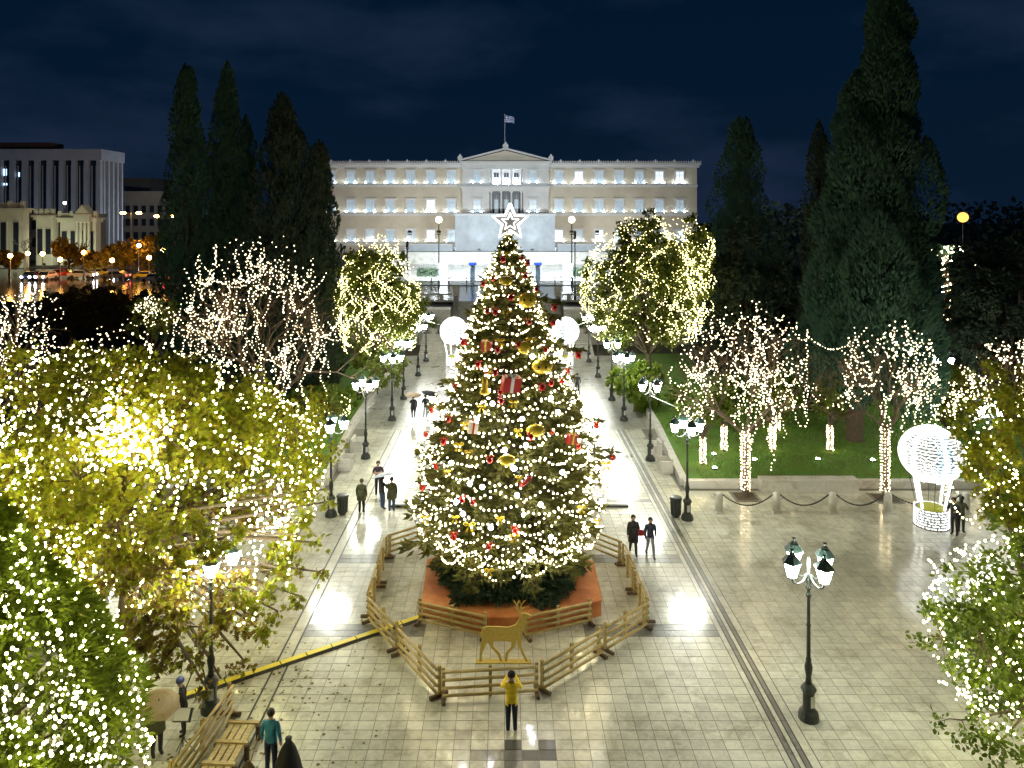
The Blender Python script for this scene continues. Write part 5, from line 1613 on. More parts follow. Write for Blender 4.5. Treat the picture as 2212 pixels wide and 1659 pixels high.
# --- bare trees
def bare(base, fork_z, top, spread, label, seed, depth=5, r0=.2, n0=5, lean=(0,0)):
    rng = np.random.default_rng(seed)
    t = thing('bare_tree', base, label, 'tree')
    mb = MB(); tips = []
    mb.tube([(0,0,-.05),(0,0,.2),(lean[0]*.4,lean[1]*.4,fork_z*.5),(lean[0],lean[1],fork_z)], [r0*1.5,r0*1.1,r0*.9,r0*.8], 9)
    tw = MB()
    def grow(p, d, L, r, k):
        nseg = 3
        pts = [Vector(p)]
        dd = Vector(d)
        for s_ in range(nseg):
            dd = (dd + Vector(rng.normal(0,.16,3)) + Vector((0,0,.03))).normalized()
            pts.append(pts[-1] + dd*L/nseg)
        (mb if k >= depth-2 else tw).tube(pts, np.linspace(r, r*.62, nseg+1), 6 if k > 2 else 3, cap=False)
        e = pts[-1]
        tips.append((e.x, e.y, e.z, k))
        if k == 0: return
        for j in range(2 if rng.random() < .35 else 3):
            ax = dd.cross(Vector(rng.normal(0,1,3))).normalized()
            nd = Matrix.Rotation(rng.uniform(.28,.75), 3, ax) @ dd
            st0 = pts[-1] if j < 2 else pts[2]
            grow(st0, nd, L*rng.uniform(.62,.86), r*.58, k-1)
    H_ = top - fork_z
    for j in range(n0):
        a = 2*PI*j/n0 + rng.normal(0,.3); el = rng.uniform(.45,1.1)
        d = Vector((math.cos(a)*math.cos(el)*spread/H_*1.5, math.sin(a)*math.cos(el)*spread/H_*1.5, math.sin(el))).normalized()
        grow((lean[0],lean[1],fork_z-.1), d, H_*.32, r0*.55, depth)
    mb.build('trunk', m_bark, t); tw.build('crown', m_twig, t)
    return t, tips
def hang_strings(c, rad, n, rng, step=.175, drops=.45):
    """catenaries between points of a dome, and strings that hang straight down"""
    ps = []; c = np.array(c); rad = np.array(rad)
    def pt(front=.75):
        th = -PI/2 + rng.normal(0,1.0) if rng.random() < front else rng.uniform(0,2*PI)
        z = rng.uniform(-.5,.97); rr = math.sqrt(1-z*z); k = rng.uniform(.45,1.12)
        return c + rad*np.array([rr*math.cos(th), rr*math.sin(th), z])*k, th, z
    for i in range(n):
        a, th, z = pt()
        p = []
        if rng.random() < drops:
            L = rng.uniform(1.0, rad[2]*1.1); m = int(L/step); w = rng.uniform(0,6)
            for s_ in range(m):
                q = a + np.array([.16*math.sin(s_*.45+w) + .05*math.sin(s_*1.7), .16*math.cos(s_*.4+w), -s_*step*.93])
                if q[2] < 1.2: break
                p.append(tuple(q))
        else:
            dth = rng.uniform(-.7,.7); z2 = np.clip(z + rng.uniform(-.35,.25), -.6,.97); rr = math.sqrt(1-z2*z2); k = rng.uniform(.75,1.05)
            b_ = c + rad*np.array([rr*math.cos(th+dth), rr*math.sin(th+dth), z2])*k
            L = np.linalg.norm(b_-a); m = max(4,int(L*1.15/step)); sag = rng.uniform(.15,.5)*min(L,3)
            for s_ in range(m+1):
                u = s_/m; q = a + (b_-a)*u - np.array([0,0,sag*4*u*(1-u)]) + rng.normal(0,.02,3)
                p.append(tuple(q))
        if len(p) > 2: ps.append(p)
    return ps
rng = np.random.default_rng(141)
def dense_tips(c, rad, n, rng, zlo=.35):
    out = []
    for i in range(n):
        th = rng.uniform(0,2*PI); z = rng.uniform(zlo,1.0); rr = math.sqrt(1-z*z)
        out.append(tuple(np.array(c) + np.array(rad)*np.array([rr*math.cos(th), rr*math.sin(th), z])*rng.uniform(.55,1.08)))
    return out
# big bare tree at left
bare((-15.0,47.5,0), 3.2, 12.6, 5.0, 'large bare tree strung with white lights on the left lawn before the cypresses', 142, 5, .26)
c_, r_ = (-15.6,47.5,8.4), (5.4,4.2,5.2)
ps = hang_strings(c_, r_, 112, rng, .19) + [[(PX(412,45),45,PZ(640,45) - .2*k) for k in range(26)], [(PX(466,45)+.05*math.sin(k*2),45,PZ(530,45) - .1*k) for k in range(14)]]
strings('white strings hanging in the large bare tree on the left lawn', ps, flat(ps) + dense_tips((-15.6,47.5,8.8), (4.0,3.6,4.8), 150, rng, .25) + dense_tips((-12.6,46.5,6.5),(2.0,1.6,2.2),80,rng,-.2), .040, m_bulb_far)
# smaller bare tree left of it
bare((-20.4,38.0,0), 2.6, 9.0, 3.4, 'smaller bare tree with lights left of the large bare tree', 144, 4, .18)
ps = hang_strings((-20.2,38,6.2), (3.4,2.8,3.2), 64, rng, .175)
strings('white strings hanging in the smaller bare tree behind the plane tree', ps, flat(ps) + dense_tips((-20.2,38,6.4),(3.3,2.7,3.0),110,rng,.3), .042, m_bulb_far)
bare((-29.6,45.0,0), 2.8, 10.4, 2.6, 'bare lit tree at the far left picture edge', 146, 4, .18)
ps = hang_strings((-29.4,45,7.6), (2.6,2.2,3.2), 56, rng, .18)
strings('white strings hanging in the bare tree at the left picture edge', ps, flat(ps) + dense_tips((-29.4,45,7.6),(2.6,2.2,3.2),80,rng,-.2), .040, m_bulb_far)
rng = np.random.default_rng(149)
leafy('citrus_tree', (-26.4,55,0), clumps_in((-26.2,55,7.4),(1.7,1.4,1.7),9,.8,rng), 2600, .26, m_leaf_orange, 'small lit tree between the left edge tree and the cypresses', 148, (-26.3,55,4.6), .12)
ps = hang_strings((-26.2,55,7.5),(1.8,1.5,1.8),16,rng,.24)
strings('white lights on the small tree left of the cypresses', ps, flat(ps) + dense_tips((-26.0,54.4,8.0),(1.2,1,1.0),90,rng,-.2), .040, m_bulb_far)
# bare trees in pits at right
bare((12.85,39.5,0), 3.4, 9.8, 3.7, 'bare tree with wrapped trunk in a paving pit, nearer the bin', 151, 5, .17)
rng = np.random.default_rng(152)
ps = hang_strings((12.8,39.5,6.9), (3.7,3.0,3.5), 98, rng, .175, drops=.42)
wp = wrap_paths(12.85,39.5,.35,3.6,.24)
cat_ = [[(lambda u: (PX(1742,41) + (PX(1872,41)-PX(1742,41))*u, 41.0, PZ(722,41) + (PZ(708,41)-PZ(722,41))*u - 1.0*4*u*(1-u)))(k/22) for k in range(23)]]
drp = [[(PX(1743,41)+.03*math.sin(k),41,PZ(712,41)-.17*k) for k in range(28)]]
strings('white strings on the bare pit tree nearer the bin, swagged to its neighbour', ps + wp + cat_ + drp, flat(ps + wp + cat_ + drp) + dense_tips((12.6,39.5,7.2),(3.5,2.9,3.1),80,rng,.4), .040, m_bulb_far)
bare((20.2,39.3,0), 3.6, 8.9, 2.5, 'bare tree with a light wrapped trunk in a paving pit beside the large balloon', 154, 4, .15)
rng = np.random.default_rng(155)
ps = hang_strings((20.4,39.3,6.7), (2.5,2.2,2.7), 62, rng, .175, drops=.42); wp = wrap_paths(20.2,39.3,.35,3.8,.22)
strings('white strings on the bare pit tree beside the large balloon', ps + wp, flat(ps + wp) + dense_tips((20.8,39.3,7.2),(1.9,1.6,2.0),60,rng,.2), .040, m_bulb_far)
for (x, y, lab) in ((12.85,39.5,'square soil pit of the wrapped tree nearer the bin'),(20.2,39.3,'square soil pit of the wrapped tree beside the balloon')):
    t = thing('tree_pit', (x,y,0), lab, 'tree pit')
    mb = MB(); mb.box(-.55,.55,-.55,.55,.004,.02); mb.build('soil', m_soil, t)
    mb = MB(); mb.box(-.7,.7,-.7,-.552,.004,.03); mb.box(-.7,.7,.552,.7,.004,.03); mb.box(-.7,-.552,-.55,.55,.004,.03); mb.box(.552,.7,-.55,.55,.004,.03); mb.build('rim', m_tile_mid, t)
# small wrapped citrus trees on the right lawn
lawn_trees = [(11.7,43.7,3.6,'small leafy tree with wrapped trunk nearest the marble seats'),(13.7,46.2,3.3,'small leafy tree with thin wrapped trunk behind the one by the seats'),
              (16.8,46.4,3.5,'small leafy tree with wrapped trunk in the middle of the right lawn'),(18.6,50.5,3.2,'small leafy tree farthest back on the right lawn'),(20.3,46.2,3.7,'small leafy tree with bright wrapped trunk before the cypress trunk')]
for i, (x, y, h, lab) in enumerate(lawn_trees):
    rng = np.random.default_rng(160+i)
    leafy('small_tree', (x,y,.3), clumps_in((x,y,h+.1),(1.5,1.3,.85),10,.6,rng), 2400, .2, m_leaf_green, lab, 170+i, (x,y,1.9), .1, group='small trees on the right lawn')
    ps = ell_paths((x,y,h+.1),(1.6,1.4,.95),9,rng,.2,-.8); wp = wrap_paths(x,y,.4,1.9,.17,pitch=.12,turns_pts=8)
    strings('lights on the ' + lab.replace('small leafy tree','little tree').replace('with ','with its '), ps + wp, flat(ps + wp), .042, m_bulb_far)
rng = np.random.default_rng(180)
leafy('shrub', (28.6,48,.3), clumps_in((28.6,48,3.7),(2.4,1.8,1.7),16,.8,rng), 5200, .22, m_leaf_orange, 'lit green shrub behind the large balloon on the right lawn', 181, (28.6,48,1.4), .12, cat='shrub')
ps = ell_paths((28.6,48,3.7),(2.6,2.0,1.9),20,rng,.2,-.8)
strings('white lights on the green shrub behind the large balloon', ps, flat(ps) + dense_tips((27.6,47.6,3.2),(2.0,1.6,1.6),110,rng,-.3), .048, m_bulb_far)
bare((30.8,43.5,0), 2.4, 8.0, 2.4, 'bare lit tree at the right picture edge behind the balloon', 183, 4, .15)
rng = np.random.default_rng(184)
ps = hang_strings((30.4,43.5,5.7), (2.4,2.0,2.3), 50, rng, .18)
strings('white strings in the bare tree at the right picture edge', ps, flat(ps) + dense_tips((30.4,43.5,6.0),(2.3,1.9,2.0),70,rng,.1), .042, m_bulb_far)
for i, (x, y, r_, lab) in enumerate(((13.2,55,1.3,'rounded green shrub at the back of the right lawn near the walk'),(17.2,57,1.5,'wide green shrub at the back of the right lawn behind the wrapped trunks'),(24.6,53,1.3,'green shrub right of the giant cypress trunk'),
        (31.5,51,1.5,'green shrub at the right end of the right lawn'),(15.2,51.5,.8,'little green bush in the middle of the right lawn'),(26.0,45.0,.8,'little green bush behind the lamp by the large balloon'))):
    rng = np.random.default_rng(280+i)
    leafy('shrub', (x,y,.3), clumps_in((x,y,.3+r_*.8),(r_,r_*.8,r_*.6),8,r_*.5,rng,-.2), 1700, .2, m_leaf_green, lab, 290+i, (x,y,.5), .08, cat='shrub')
# left lawn small lit things
rng = np.random.default_rng(186)
for (x, y, h, lab, s_) in ((-13.3,41.8,2.6,'low leafy tree with lights at the corner of the left lawn behind the lamp',1.5),(-17.2,43.5,2.4,'low leafy tree with lights under the large bare tree',1.8),(-12.0,50.5,2.0,'round leafy bush with lights under the left side of the citrus tree',1.5)):
    leafy('small_tree', (x,y,.3), clumps_in((x,y,h),(s_,1.2,.9),9,.6,rng), 2300, .2, m_leaf_orange, lab, 187, (x,y,1.2), .1)
    ps = ell_paths((x,y,h),(s_*1.05,1.3,1.0),9,rng,.2,-.8)
    strings('lights on the ' + lab.replace(' with lights',''), ps, flat(ps), .045, m_bulb_yfar)

# --- cypresses
gc = 'cypress trees behind the lawns'
def cypress(px, Y, top_py, w_px, lab, seed, nb=19000, npl=90, bulge=.32, lean=(0,0), mat=None, base_frac=.65, size=.34):
    top = PZ(top_py, Y); R_ = w_px/2*Y/F
    prof = [(1.2, R_*base_frac), (top*.12, R_*.9), (top*bulge, R_), (top*.55, R_*.82), (top*.75, R_*.56), (top*.9, R_*.32), (top*.97, R_*.14), (top, .05)]
    return needle_tree('cypress_tree', (PX(px,Y),Y,0), prof, int(nb*1.3), size, mat or m_cyp, lab, seed, top, up=.9, nplume=int(npl*.4), plume=(R_*.5+.1, 2.9), group=gc, lean=lean)
cypress(404,64,168,100,'tall dark cypress, leftmost of the left row', 201, 20000, 110)
cypress(492,66,174,92,'pointed green cypress, second from left in the left row', 202, 19000, 105)
cypress(532,70,275,60,'slim low cypress tucked between the pointed and the broad one', 203, 9000, 60)
cypress(612,62,246,148,'broad dark cypress, the widest of the left row', 204, 26000, 150, mat=m_cyp_dark)
cypress(693,63,330,86,'short dark cypress touching the left end of the palace', 205, 16000, 90, mat=m_cyp_dark)
cypress(1601,75,280,135,'round topped cypress right of the palace', 206, 20000, 110, bulge=.42)
cypress(1772,56,300,66,'thin dark cypress leaning against the giant one', 207, 10000, 70, mat=m_cyp_dark)
Yb = 49.0
topb = PZ(-14, Yb); x0 = PX(1880, Yb)
prof = [(5.2,2.6),(7.8,3.7),(10.9,3.2),(14,3.0),(17,2.4),(20,2.2),(21.5,1.45),(23.1,1.25),(26.2,.8),(28,.6),(topb,.25)]
needle_tree('cypress_tree', (PX(1845,48.5),48.5,0), [(a,b) for a,b in prof], 88000, .34, m_cyp, 'giant many headed cypress rising out of the top of the picture at right', 208, topb, up=.85, nplume=52, plume=(1.5,3.1), group=gc, lean=(2.3,0))
# dark round trees
def dark_tree(px, Y, py_top, w_px, zlo, lab, seed, n=9000, mat=None, name='pine_tree'):
    top = PZ(py_top, Y); R_ = w_px/2*Y/F; x = PX(px,Y); rng = np.random.default_rng(seed)
    cz = (top + zlo)/2
    return leafy(name, (x,Y,0 if Y < 91 else PLAT), clumps_in((x,Y,cz),(R_,R_*.8,(top-zlo)/2),20,R_*.36,rng), n, .38, mat or m_cyp_dark, lab, seed, (x,Y,zlo*.8+.5), .25)
dark_tree(1615,66,500,200,3.0,'dark spreading pine under the round topped cypress', 211, 12000)
dark_tree(1700,72,560,120,2.5,'dark bushy evergreen between the pine and the giant cypress', 212, 8000)
dark_tree(2170,60,478,240,1.5,'big dark rounded evergreen at the right picture edge', 213, 16000)
dark_tree(2085,68,600,130,1.5,'dark evergreen in front of the palm at right', 214, 8000)
dark_tree(1560,70,640,150,1.0,'dark undergrowth tree behind the lit pit tree', 215, 7000)
dark_tree(1375,57,790,120,.6,'green bushy tree under the broad lit citrus tree', 216, 5000, m_leaf_green)
dark_tree(240,88,612,120,1.0,'dark round brownish tree behind the left lit trees', 217, 7000, m_leaf_brown)
dark_tree(160,90,622,130,1.0,'brownish tree with thin crown behind the left edge trees', 218, 6000, m_leaf_brown)
dark_tree(320,84,620,70,1.5,'dark narrow evergreen left of the tall cypress', 219, 4500)
dark_tree(700,56,860,150,.4,'low dark shrub tree behind the large bare tree', 220, 5000, m_leaf_green)
# far-off wood that closes the horizon behind the gardens on both sides
rng = np.random.default_rng(310); n = 15000
u = rng.random(n); right = rng.random(n) < .7
X_ = np.where(right, 52 + 190*u, -190 + 75*u); Y_ = np.where(right, 150 + 60*rng.random(n), 262 + 30*rng.random(n))
top_ = np.where(right, 9.5 + 3.5*np.sin(X_*.11) + 2.0*np.sin(X_*.31 + 1), 13 + 3*np.sin(X_*.13))
Z_ = PLAT + top_*rng.random(n)**.6
stuff(tag(scatter_mesh('far_wood', leaf_v, leaf_f, np.c_[X_,Y_,Z_], frames(unit(n,rng), rng=rng), 1.5*rng.uniform(.6,1.3,n), m_cyp_dark), 'dark far-off wood along the horizon behind the gardens', 'wood'))
# palm with lights
t = thing('palm_tree', (PX(2042,72),72,0), 'palm with lights round its trunk behind the giant cypress', 'palm')
px_, ph_ = PX(2042,72), PZ(545,72)
mb = MB(); mb.tube([(0,0,0),(.2,0,ph_*.5),(0,0,ph_)], [.32,.26,.24], 8); mb.build('trunk', m_bark, t)
rng = np.random.default_rng(221)
for k in range(22):
    a = 2*PI*k/22; el = rng.uniform(-.2,1.1); L = rng.uniform(1.8,2.6)
    fr = MB(); sp_ = []
    for q in range(9):
        u = q/8; r = L*u*math.cos(el)*1.0; z = L*u*math.sin(el) - 1.1*u*u
        sp_.append(Vector((r*math.cos(a), r*math.sin(a), ph_ + z)))
    sd_ = Vector((-math.sin(a), math.cos(a), 0))
    for q in range(1,9):
        for s_ in (-1,1):
            w = .55*math.sin(PI*min(1,q/8*.9+.1))
            b_ = sp_[q]; e = b_ + sd_*s_*w + (sp_[q]-sp_[q-1])*.8 - Vector((0,0,.12))
            fr.add([sp_[q-1], sp_[q], e], [(0,1,2)])
    fr.build('frond', m_cyp, t)
wp = wrap_paths(px_ + .1, 72, 4, ph_-.2, .36, pitch=.55, turns_pts=7)
strings('lights wound round the palm trunk and its crown', wp, flat(wp) + [tuple(np.array([px_,71.6,ph_ -.2]) + rng.normal(0,1,3)*np.array([.7,.4,.5])) for _ in range(60)], .07, m_bulb_white)
# golden street trees by the road at far left
gs = 'golden street trees along the road at left'
for i, (px, py, Y, w, lab) in enumerate(((258,515,132,60,'golden street tree under the double headed road lamp'),(322,508,134,80,'broad golden street tree left of the tall cypress'),
        (150,520,136,70,'golden street tree before the pale mansion'),(205,545,125,60,'low golden street tree by the parked cars'),(20,545,134,50,'brown street tree at the left edge by the road'))):
    R_ = w/2*Y/F; x = PX(px,Y); top = PZ(py,Y); rng = np.random.default_rng(230+i)
    leafy('street_tree', (x,Y,PLAT), clumps_in((x,Y,(top+PLAT+1.6)/2),(R_,R_*.8,(top-PLAT-1.6)/2),12,R_*.38,rng), 3200, .5, m_leaf_gold, lab, 240+i, (x,Y,PLAT+1.8), .2, group=gs)
for i, (px, Y, h, lab) in enumerate(((55,146,7.5,'thin dark tree trunk standing between the two mansions'),(181,140,7,'thin dark tree before the right end of the pale mansion'))):
    bare((PX(px,Y),Y,PLAT), 3.5, h, 1.6, lab, 250+i, 3, .2, 4)
# hedges of the forecourt
for i, (a, b, lab) in enumerate(((903,947,'clipped dark hedge at the left end of the forecourt'),(1236,1275,'clipped dark hedge at the right end of the forecourt'))):
    Y = 128; x0_, x1_ = PX(a,Y), PX(b,Y); n = 2600; rng = np.random.default_rng(260+i)
    P = np.c_[rng.uniform(x0_,x1_,n), rng.uniform(Y-1,Y+1,n), PLAT + rng.uniform(.1,1.5,n)]
    t = thing('hedge', (0,0,0), lab, 'hedge')
    scatter_mesh('foliage', leaf_v, leaf_f, P, frames(unit(n,rng)), .3*np.ones(n), m_cyp_dark, t)
for i, (px, Y, lab) in enumerate(((935,88.5,'spiky planter shrub on the wall left of the stairway'),(1255,88.5,'spiky planter shrub on the wall right of the stairway'))):
    t = thing('agave_plant', (PX(px,84),84,1.7), lab, 'plant'); mb = MB()
    mb.lathe([(.5,0),(.65,.6)], 10); mb.build('pot', m_stone, t); mb = MB()
    for k in range(18):
        a = k*2.4; el = .4 + .05*k; tip = Vector((math.cos(a)*math.cos(el), math.sin(a)*math.cos(el), math.sin(el)))*1.5; s_ = Vector((-math.sin(a),math.cos(a),0))*.09
        mb.add([s_+Vector((0,0,.6)), -s_+Vector((0,0,.6)), tip*.6 - s_*1.2 + Vector((0,0,.66)), tip + Vector((0,0,.55)), tip*.6 + s_*1.2 + Vector((0,0,.66))], [(0,1,2,3),(0,3,4)])
    mb.build('leaf_rosette', m_leaf_green, t)

# ================================================================== CARS on the road at far left
def car(loc, rz, paint, label):
    t = thing('parked_car', loc, label, 'car', 'cars on the road at far left', rz)
    mb = MB(); mb.prism([(-2.1,.35),(2.1,.35),(2.15,.62),(2.05,.85),(1.1,.95),(.55,1.42),(-1.0,1.45),(-1.65,.98),(-2.1,.9),(-2.15,.6)], -.85,.85); mb.build('body', paint, t)
    mb = MB()
    for y in (-.853,.853): mb.add([(.95,y,.97),(.5,y,1.34),(-.9,y,1.36),(-1.4,y,1.0)], [(0,1,2,3)])
    mb.add([(1.13,-.72,.985),(1.13,.72,.985),(.60,.68,1.42),(.60,-.68,1.42)], [(0,1,2,3)]); mb.build('window', m_glassdark, t)
    for x in (-1.3,1.35):
        for y in (-.8,.8):
            mb = MB(); mb.lathe([(.32,-.1),(.32,.1)], 12); mb.v = [(x+a, y+c, .32+b) for a,b,c in mb.v]; mb.build('wheel', m_blackrubber, t)
    for y in (-.6,.6):
        mb = MB(); mb.sphere((2.13,y,.68), .14, 8, 6, sc=(.5,1.3,1)); mb.build('headlight', m_head, t)
        mb = MB(); mb.sphere((-2.13,y,.75), .13, 8, 6, sc=(.5,1.3,.8)); mb.build('tail_light', m_tail, t)
m_head = M('headlight_lit', (1,1,1), .2, emit=(.92,.95,1.0), estr=30)
m_tail = M('tail_light_lit', (.8,.05,.03), .2, emit=(1,.05,.03), estr=6)
m_cw = M('white_car_paint', (.7,.7,.72), .2, coat=.6); m_cb = M('blue_car_paint', (.05,.10,.35), .2, coat=.6)
m_cy = M('yellow_car_paint', (.75,.52,.03), .25, coat=.6); m_cr = M('red_car_paint', (.40,.03,.02), .2, coat=.6); m_cg = M('grey_car_paint', (.15,.16,.17), .2, coat=.6)
for (px, Y, rz, p, lab) in ((68,103,-1.4,m_cb,'dark blue car with bright headlights facing the camera at far left'),(100,103,-1.5,m_cw,'white car with headlights on beside the dark blue car'),
    (135,108,.1,m_cr,'red car side on behind the white one'),(178,106,.05,m_cw,'long white car side on under the golden tree'),(215,110,0,m_cy,'yellow taxi side on, middle of the road at left'),
    (250,104,3.1,m_cg,'grey car driving left with red tail lights'),(272,108,-1.2,m_cb,'blue car with lights before the dark evergreen'),(335,99,2.9,m_cw,'white car nearest the tall cypress'),(320,104,.1,m_cy,'yellow taxi behind the white car by the cypress')):
    car((PX(px,Y+19),Y+19,PLAT), rz, p, lab)

# ================================================================== PEOPLE
m_skin = M('skin', (.50,.32,.23), .55)
m_hair = M('dark_hair', (.018,.013,.010), .5)
m_navy = M('navy_cloth', (.012,.018,.045), .8, col2=(0.018,0.027,0.068), nscale=7, bump=.6, bscale=14); m_yel = M('yellow_jacket', (.78,.56,.02), .65, col2=(1.170,0.840,0.030), nscale=7, bump=.6, bscale=14)
m_coat = M('dark_coat', (.022,.020,.024), .75, col2=(0.033,0.030,0.036), nscale=7, bump=.6, bscale=14); m_olive = M('olive_coat', (.06,.065,.03), .8, col2=(0.090,0.098,0.045), nscale=7, bump=.6, bscale=14); m_puffy = M('navy_puffer', (.012,.018,.04), .5, col2=(0.018,0.027,0.060), nscale=7, bump=.6, bscale=14)
m_grey_j = M('grey_jeans', (.20,.21,.23), .8, col2=(0.300,0.315,0.345), nscale=7, bump=.6, bscale=14); m_jeans = M('blue_jeans', (.05,.08,.17), .8, col2=(0.075,0.120,0.255), nscale=7, bump=.6, bscale=14); m_blk = M('black_trousers', (.013,.013,.016), .7, col2=(0.019,0.019,0.024), nscale=7, bump=.6, bscale=14)
m_shoe = M('dark_shoe', (.02,.02,.02), .5); m_wshoe = M('pale_shoe', (.6,.6,.58), .6); m_teal = M('teal_jacket', (.02,.16,.26), .7, col2=(0.030,0.240,0.390), nscale=7, bump=.6, bscale=14)
m_redtop = M('red_top', (.50,.02,.05), .7, col2=(0.750,0.030,0.075), nscale=7, bump=.6, bscale=14); m_purple = M('dark_purple_top', (.035,.02,.04), .8); m_cap = M('blue_cap', (.10,.13,.30), .7)
m_tanumb = M('tan_umbrella', (.27,.19,.085), .6, col2=(.34,.25,.12), nscale=3); m_greyumb = M('grey_umbrella', (.30,.32,.36), .5); m_brownumb = M('brown_umbrella', (.25,.18,.10), .6)
DG = None
def person(loc, rz, label, top, legs, pose='stand', shoe=None, hair='short', h=1.72, skin_legs=False, coat=0.0, cloth_arms=True, bulk=1.0, hat=None, group=None, seed=0):
    """body: one skinned surface grown on a posed skeleton, coloured by the bone each face lies nearest"""
    t = thing('person', loc, label, 'person', group, rz)
    k = h/1.75
    rng = random.Random(seed)
    stride = {'walk':.26,'stand':.0}.get(pose, .0)
    lean = .10 if pose in ('lean','hug') else 0.0
    J = {}
    J['pelvis'] = (0,0,.96); J['waist'] = (0,-lean*.3,1.12); J['chest'] = (0,-lean*.8,1.34); J['neck'] = (0,-lean,1.49)
    J['h0'] = (0,-lean-.015,1.57); J['h1'] = (0,-lean-.03,1.66); J['h2'] = (0,-lean-.01,1.735)
    for s_, n_ in ((-1,'L'),(1,'R')):
        J['sh'+n_] = (s_*.185,-lean,1.42)
        J['hip'+n_] = (s_*.095,0,.90)
        st_y = -stride*s_
        J['kn'+n_] = (s_*.10, st_y*.55 - .03, .49); J['an'+n_] = (s_*.105, st_y + (.08 if st_y > 0 else 0), .085); J['to'+n_] = (s_*.12, st_y - .15 + (.06 if st_y > 0 else 0), .04)
        ay = stride*s_*.55
        if pose == 'phone':
            J['el'+n_] = (s_*.30,-.14,1.22 if s_ < 0 else 1.26); J['wr'+n_] = (s_*.10,-.30,1.50)
        elif pose == 'fold':
            J['el'+n_] = (s_*.27,-.05,1.16); J['wr'+n_] = (-s_*.03,-.24,1.20 + .03*s_)
        elif pose == 'umbrella' and s_ > 0:
            J['el'+n_] = (s_*.26,-.10,1.17); J['wr'+n_] = (s_*.17,-.26,1.36)
        elif pose == 'push' or pose == 'hug':
            J['el'+n_] = (s_*.25,-.14,1.18); J['wr'+n_] = (s_*.15,-.36,1.20)
        else:
            J['el'+n_] = (s_*.255,.02+ay*.5,1.15); J['wr'+n_] = (s_*.265,-.04+ay,.91)
        e = Vector(J['el'+n_]); w = Vector(J['wr'+n_]); d = (w-e).normalized()
        J['ha'+n_] = tuple(w + d*.085)
    R_ = {'pelvis':.150,'waist':.135,'chest':.165,'neck':.058,'h0':.078,'h1':.104,'h2':.07}
    for n_ in 'LR':
        R_.update({'sh'+n_:.078,'el'+n_:.054,'wr'+n_:.040,'ha'+n_:.036,'hip'+n_:.114,'kn'+n_:.080 if not skin_legs else .062,'an'+n_:.060 if not skin_legs else .044,'to'+n_:.046})
    for q in ('chest','waist','pelvis','shL','shR','elL','elR'): R_[q] *= bulk
    names = list(J); idx = {n:i for i,n in enumerate(names)}
    E = [('pelvis','waist'),('waist','chest'),('chest','neck'),('neck','h0'),('h0','h1'),('h1','h2')]
    for n_ in 'LR': E += [('chest','sh'+n_),('sh'+n_,'el'+n_),('el'+n_,'wr'+n_),('wr'+n_,'ha'+n_),('pelvis','hip'+n_),('hip'+n_,'kn'+n_),('kn'+n_,'an'+n_),('an'+n_,'to'+n_)]
    me = bpy.data.meshes.new('skel'); me.from_pydata([Vector(J[n])*k for n in names], [(idx[a],idx[b]) for a,b in E], [])
    so = bpy.data.objects.new('skel', me); COL.objects.link(so)
    sm = so.modifiers.new('s','SKIN'); sm.use_smooth_shade = True; sm.branch_smoothing = .4
    ss = so.modifiers.new('u','SUBSURF'); ss.levels = 1; ss.render_levels = 1
    sv = me.skin_vertices[0].data
    for n in names:
        r = R_[n]*k
        sv[idx[n]].radius = (r*1.0, r*(.78 if n in ('chest','waist','pelvis') else 1.0)); sv[idx[n]].use_root = (n == 'pelvis')
    dg = bpy.context.evaluated_depsgraph_get(); dg.update()
    ev = so.evaluated_get(dg); bm_ = bpy.data.meshes.new_from_object(ev)
    bpy.data.objects.remove(so); bpy.data.meshes.remove(me)
    V_ = np.zeros(len(bm_.vertices)*3); bm_.vertices.foreach_get('co', V_); V_ = V_.reshape(-1,3)
    mb = MB(); mb.v = [tuple(p) for p in V_]
    seg = []
    for a, b in E:
        if b[:2] in ('h0','h1','h2') or b == 'neck' and False: m_ = 2
        elif b[:2] == 'ha': m_ = 2
        elif b[:2] == 'wr': m_ = 0 if cloth_arms else 2
        elif b[:2] in ('hi',): m_ = 1
        elif b[:2] == 'kn': m_ = 1
        elif b[:2] == 'an': m_ = 2 if skin_legs else 1
        elif b[:2] == 'to': m_ = 3
        else: m_ = 0
        seg.append((np.array(J[a])*k, np.array(J[b])*k, m_))
    for p in bm_.polygons:
        c = np.array(p.center); best = 9; bm2 = 0
        for a, b, m_ in seg:
            ab = b-a; u = np.clip(np.dot(c-a,ab)/np.dot(ab,ab),0,1); d = np.linalg.norm(c-a-ab*u)
            if d < best: best, bm2 = d, m_
        if bm2 == 2 and c[2] > .5*k and c[2] < 1.5*k and abs(c[0]) < .12*k and not (pose in ('phone','fold')): bm2 = 0
        if bm2 == 1 and c[2] > .88*k: bm2 = 0
        mb.f.append(tuple(p.vertices)); mb.m.append(bm2)
    bpy.data.meshes.remove(bm_)
    # fingers and thumb rooted in the palm, nose, eyes, ears
    for n_, s_ in (('L',-1),('R',1)):
        w = Vector(J['wr'+n_])*k; hh = Vector(J['ha'+n_])*k; d = (hh-w).normalized(); sd_ = d.cross(Vector((1,0,0)) if pose in ('phone','fold') else Vector((1,0,.1)))
        sd_ = sd_.normalized() if sd_.length > .1 else Vector((0,1,0)); cu = d.cross(sd_)*(-s_)
        for q, L in enumerate((.070,.080,.075,.058)):
            b_ = hh - d*.012 + sd_*(q-1.5)*.019
            mb.tube([b_, b_ + d*L*.55 + cu*.006, b_ + d*L*.9 + cu*.026], [.0095,.0085,.006], 5, m=2)
        b_ = w + d*.03 + sd_*(-.032); mb.tube([b_, b_ - sd_*.022 + d*.035, b_ - sd_*.018 + d*.065 + cu*.012], [.012,.010,.007], 5, m=2)
    hc = Vector(J['h1'])*k
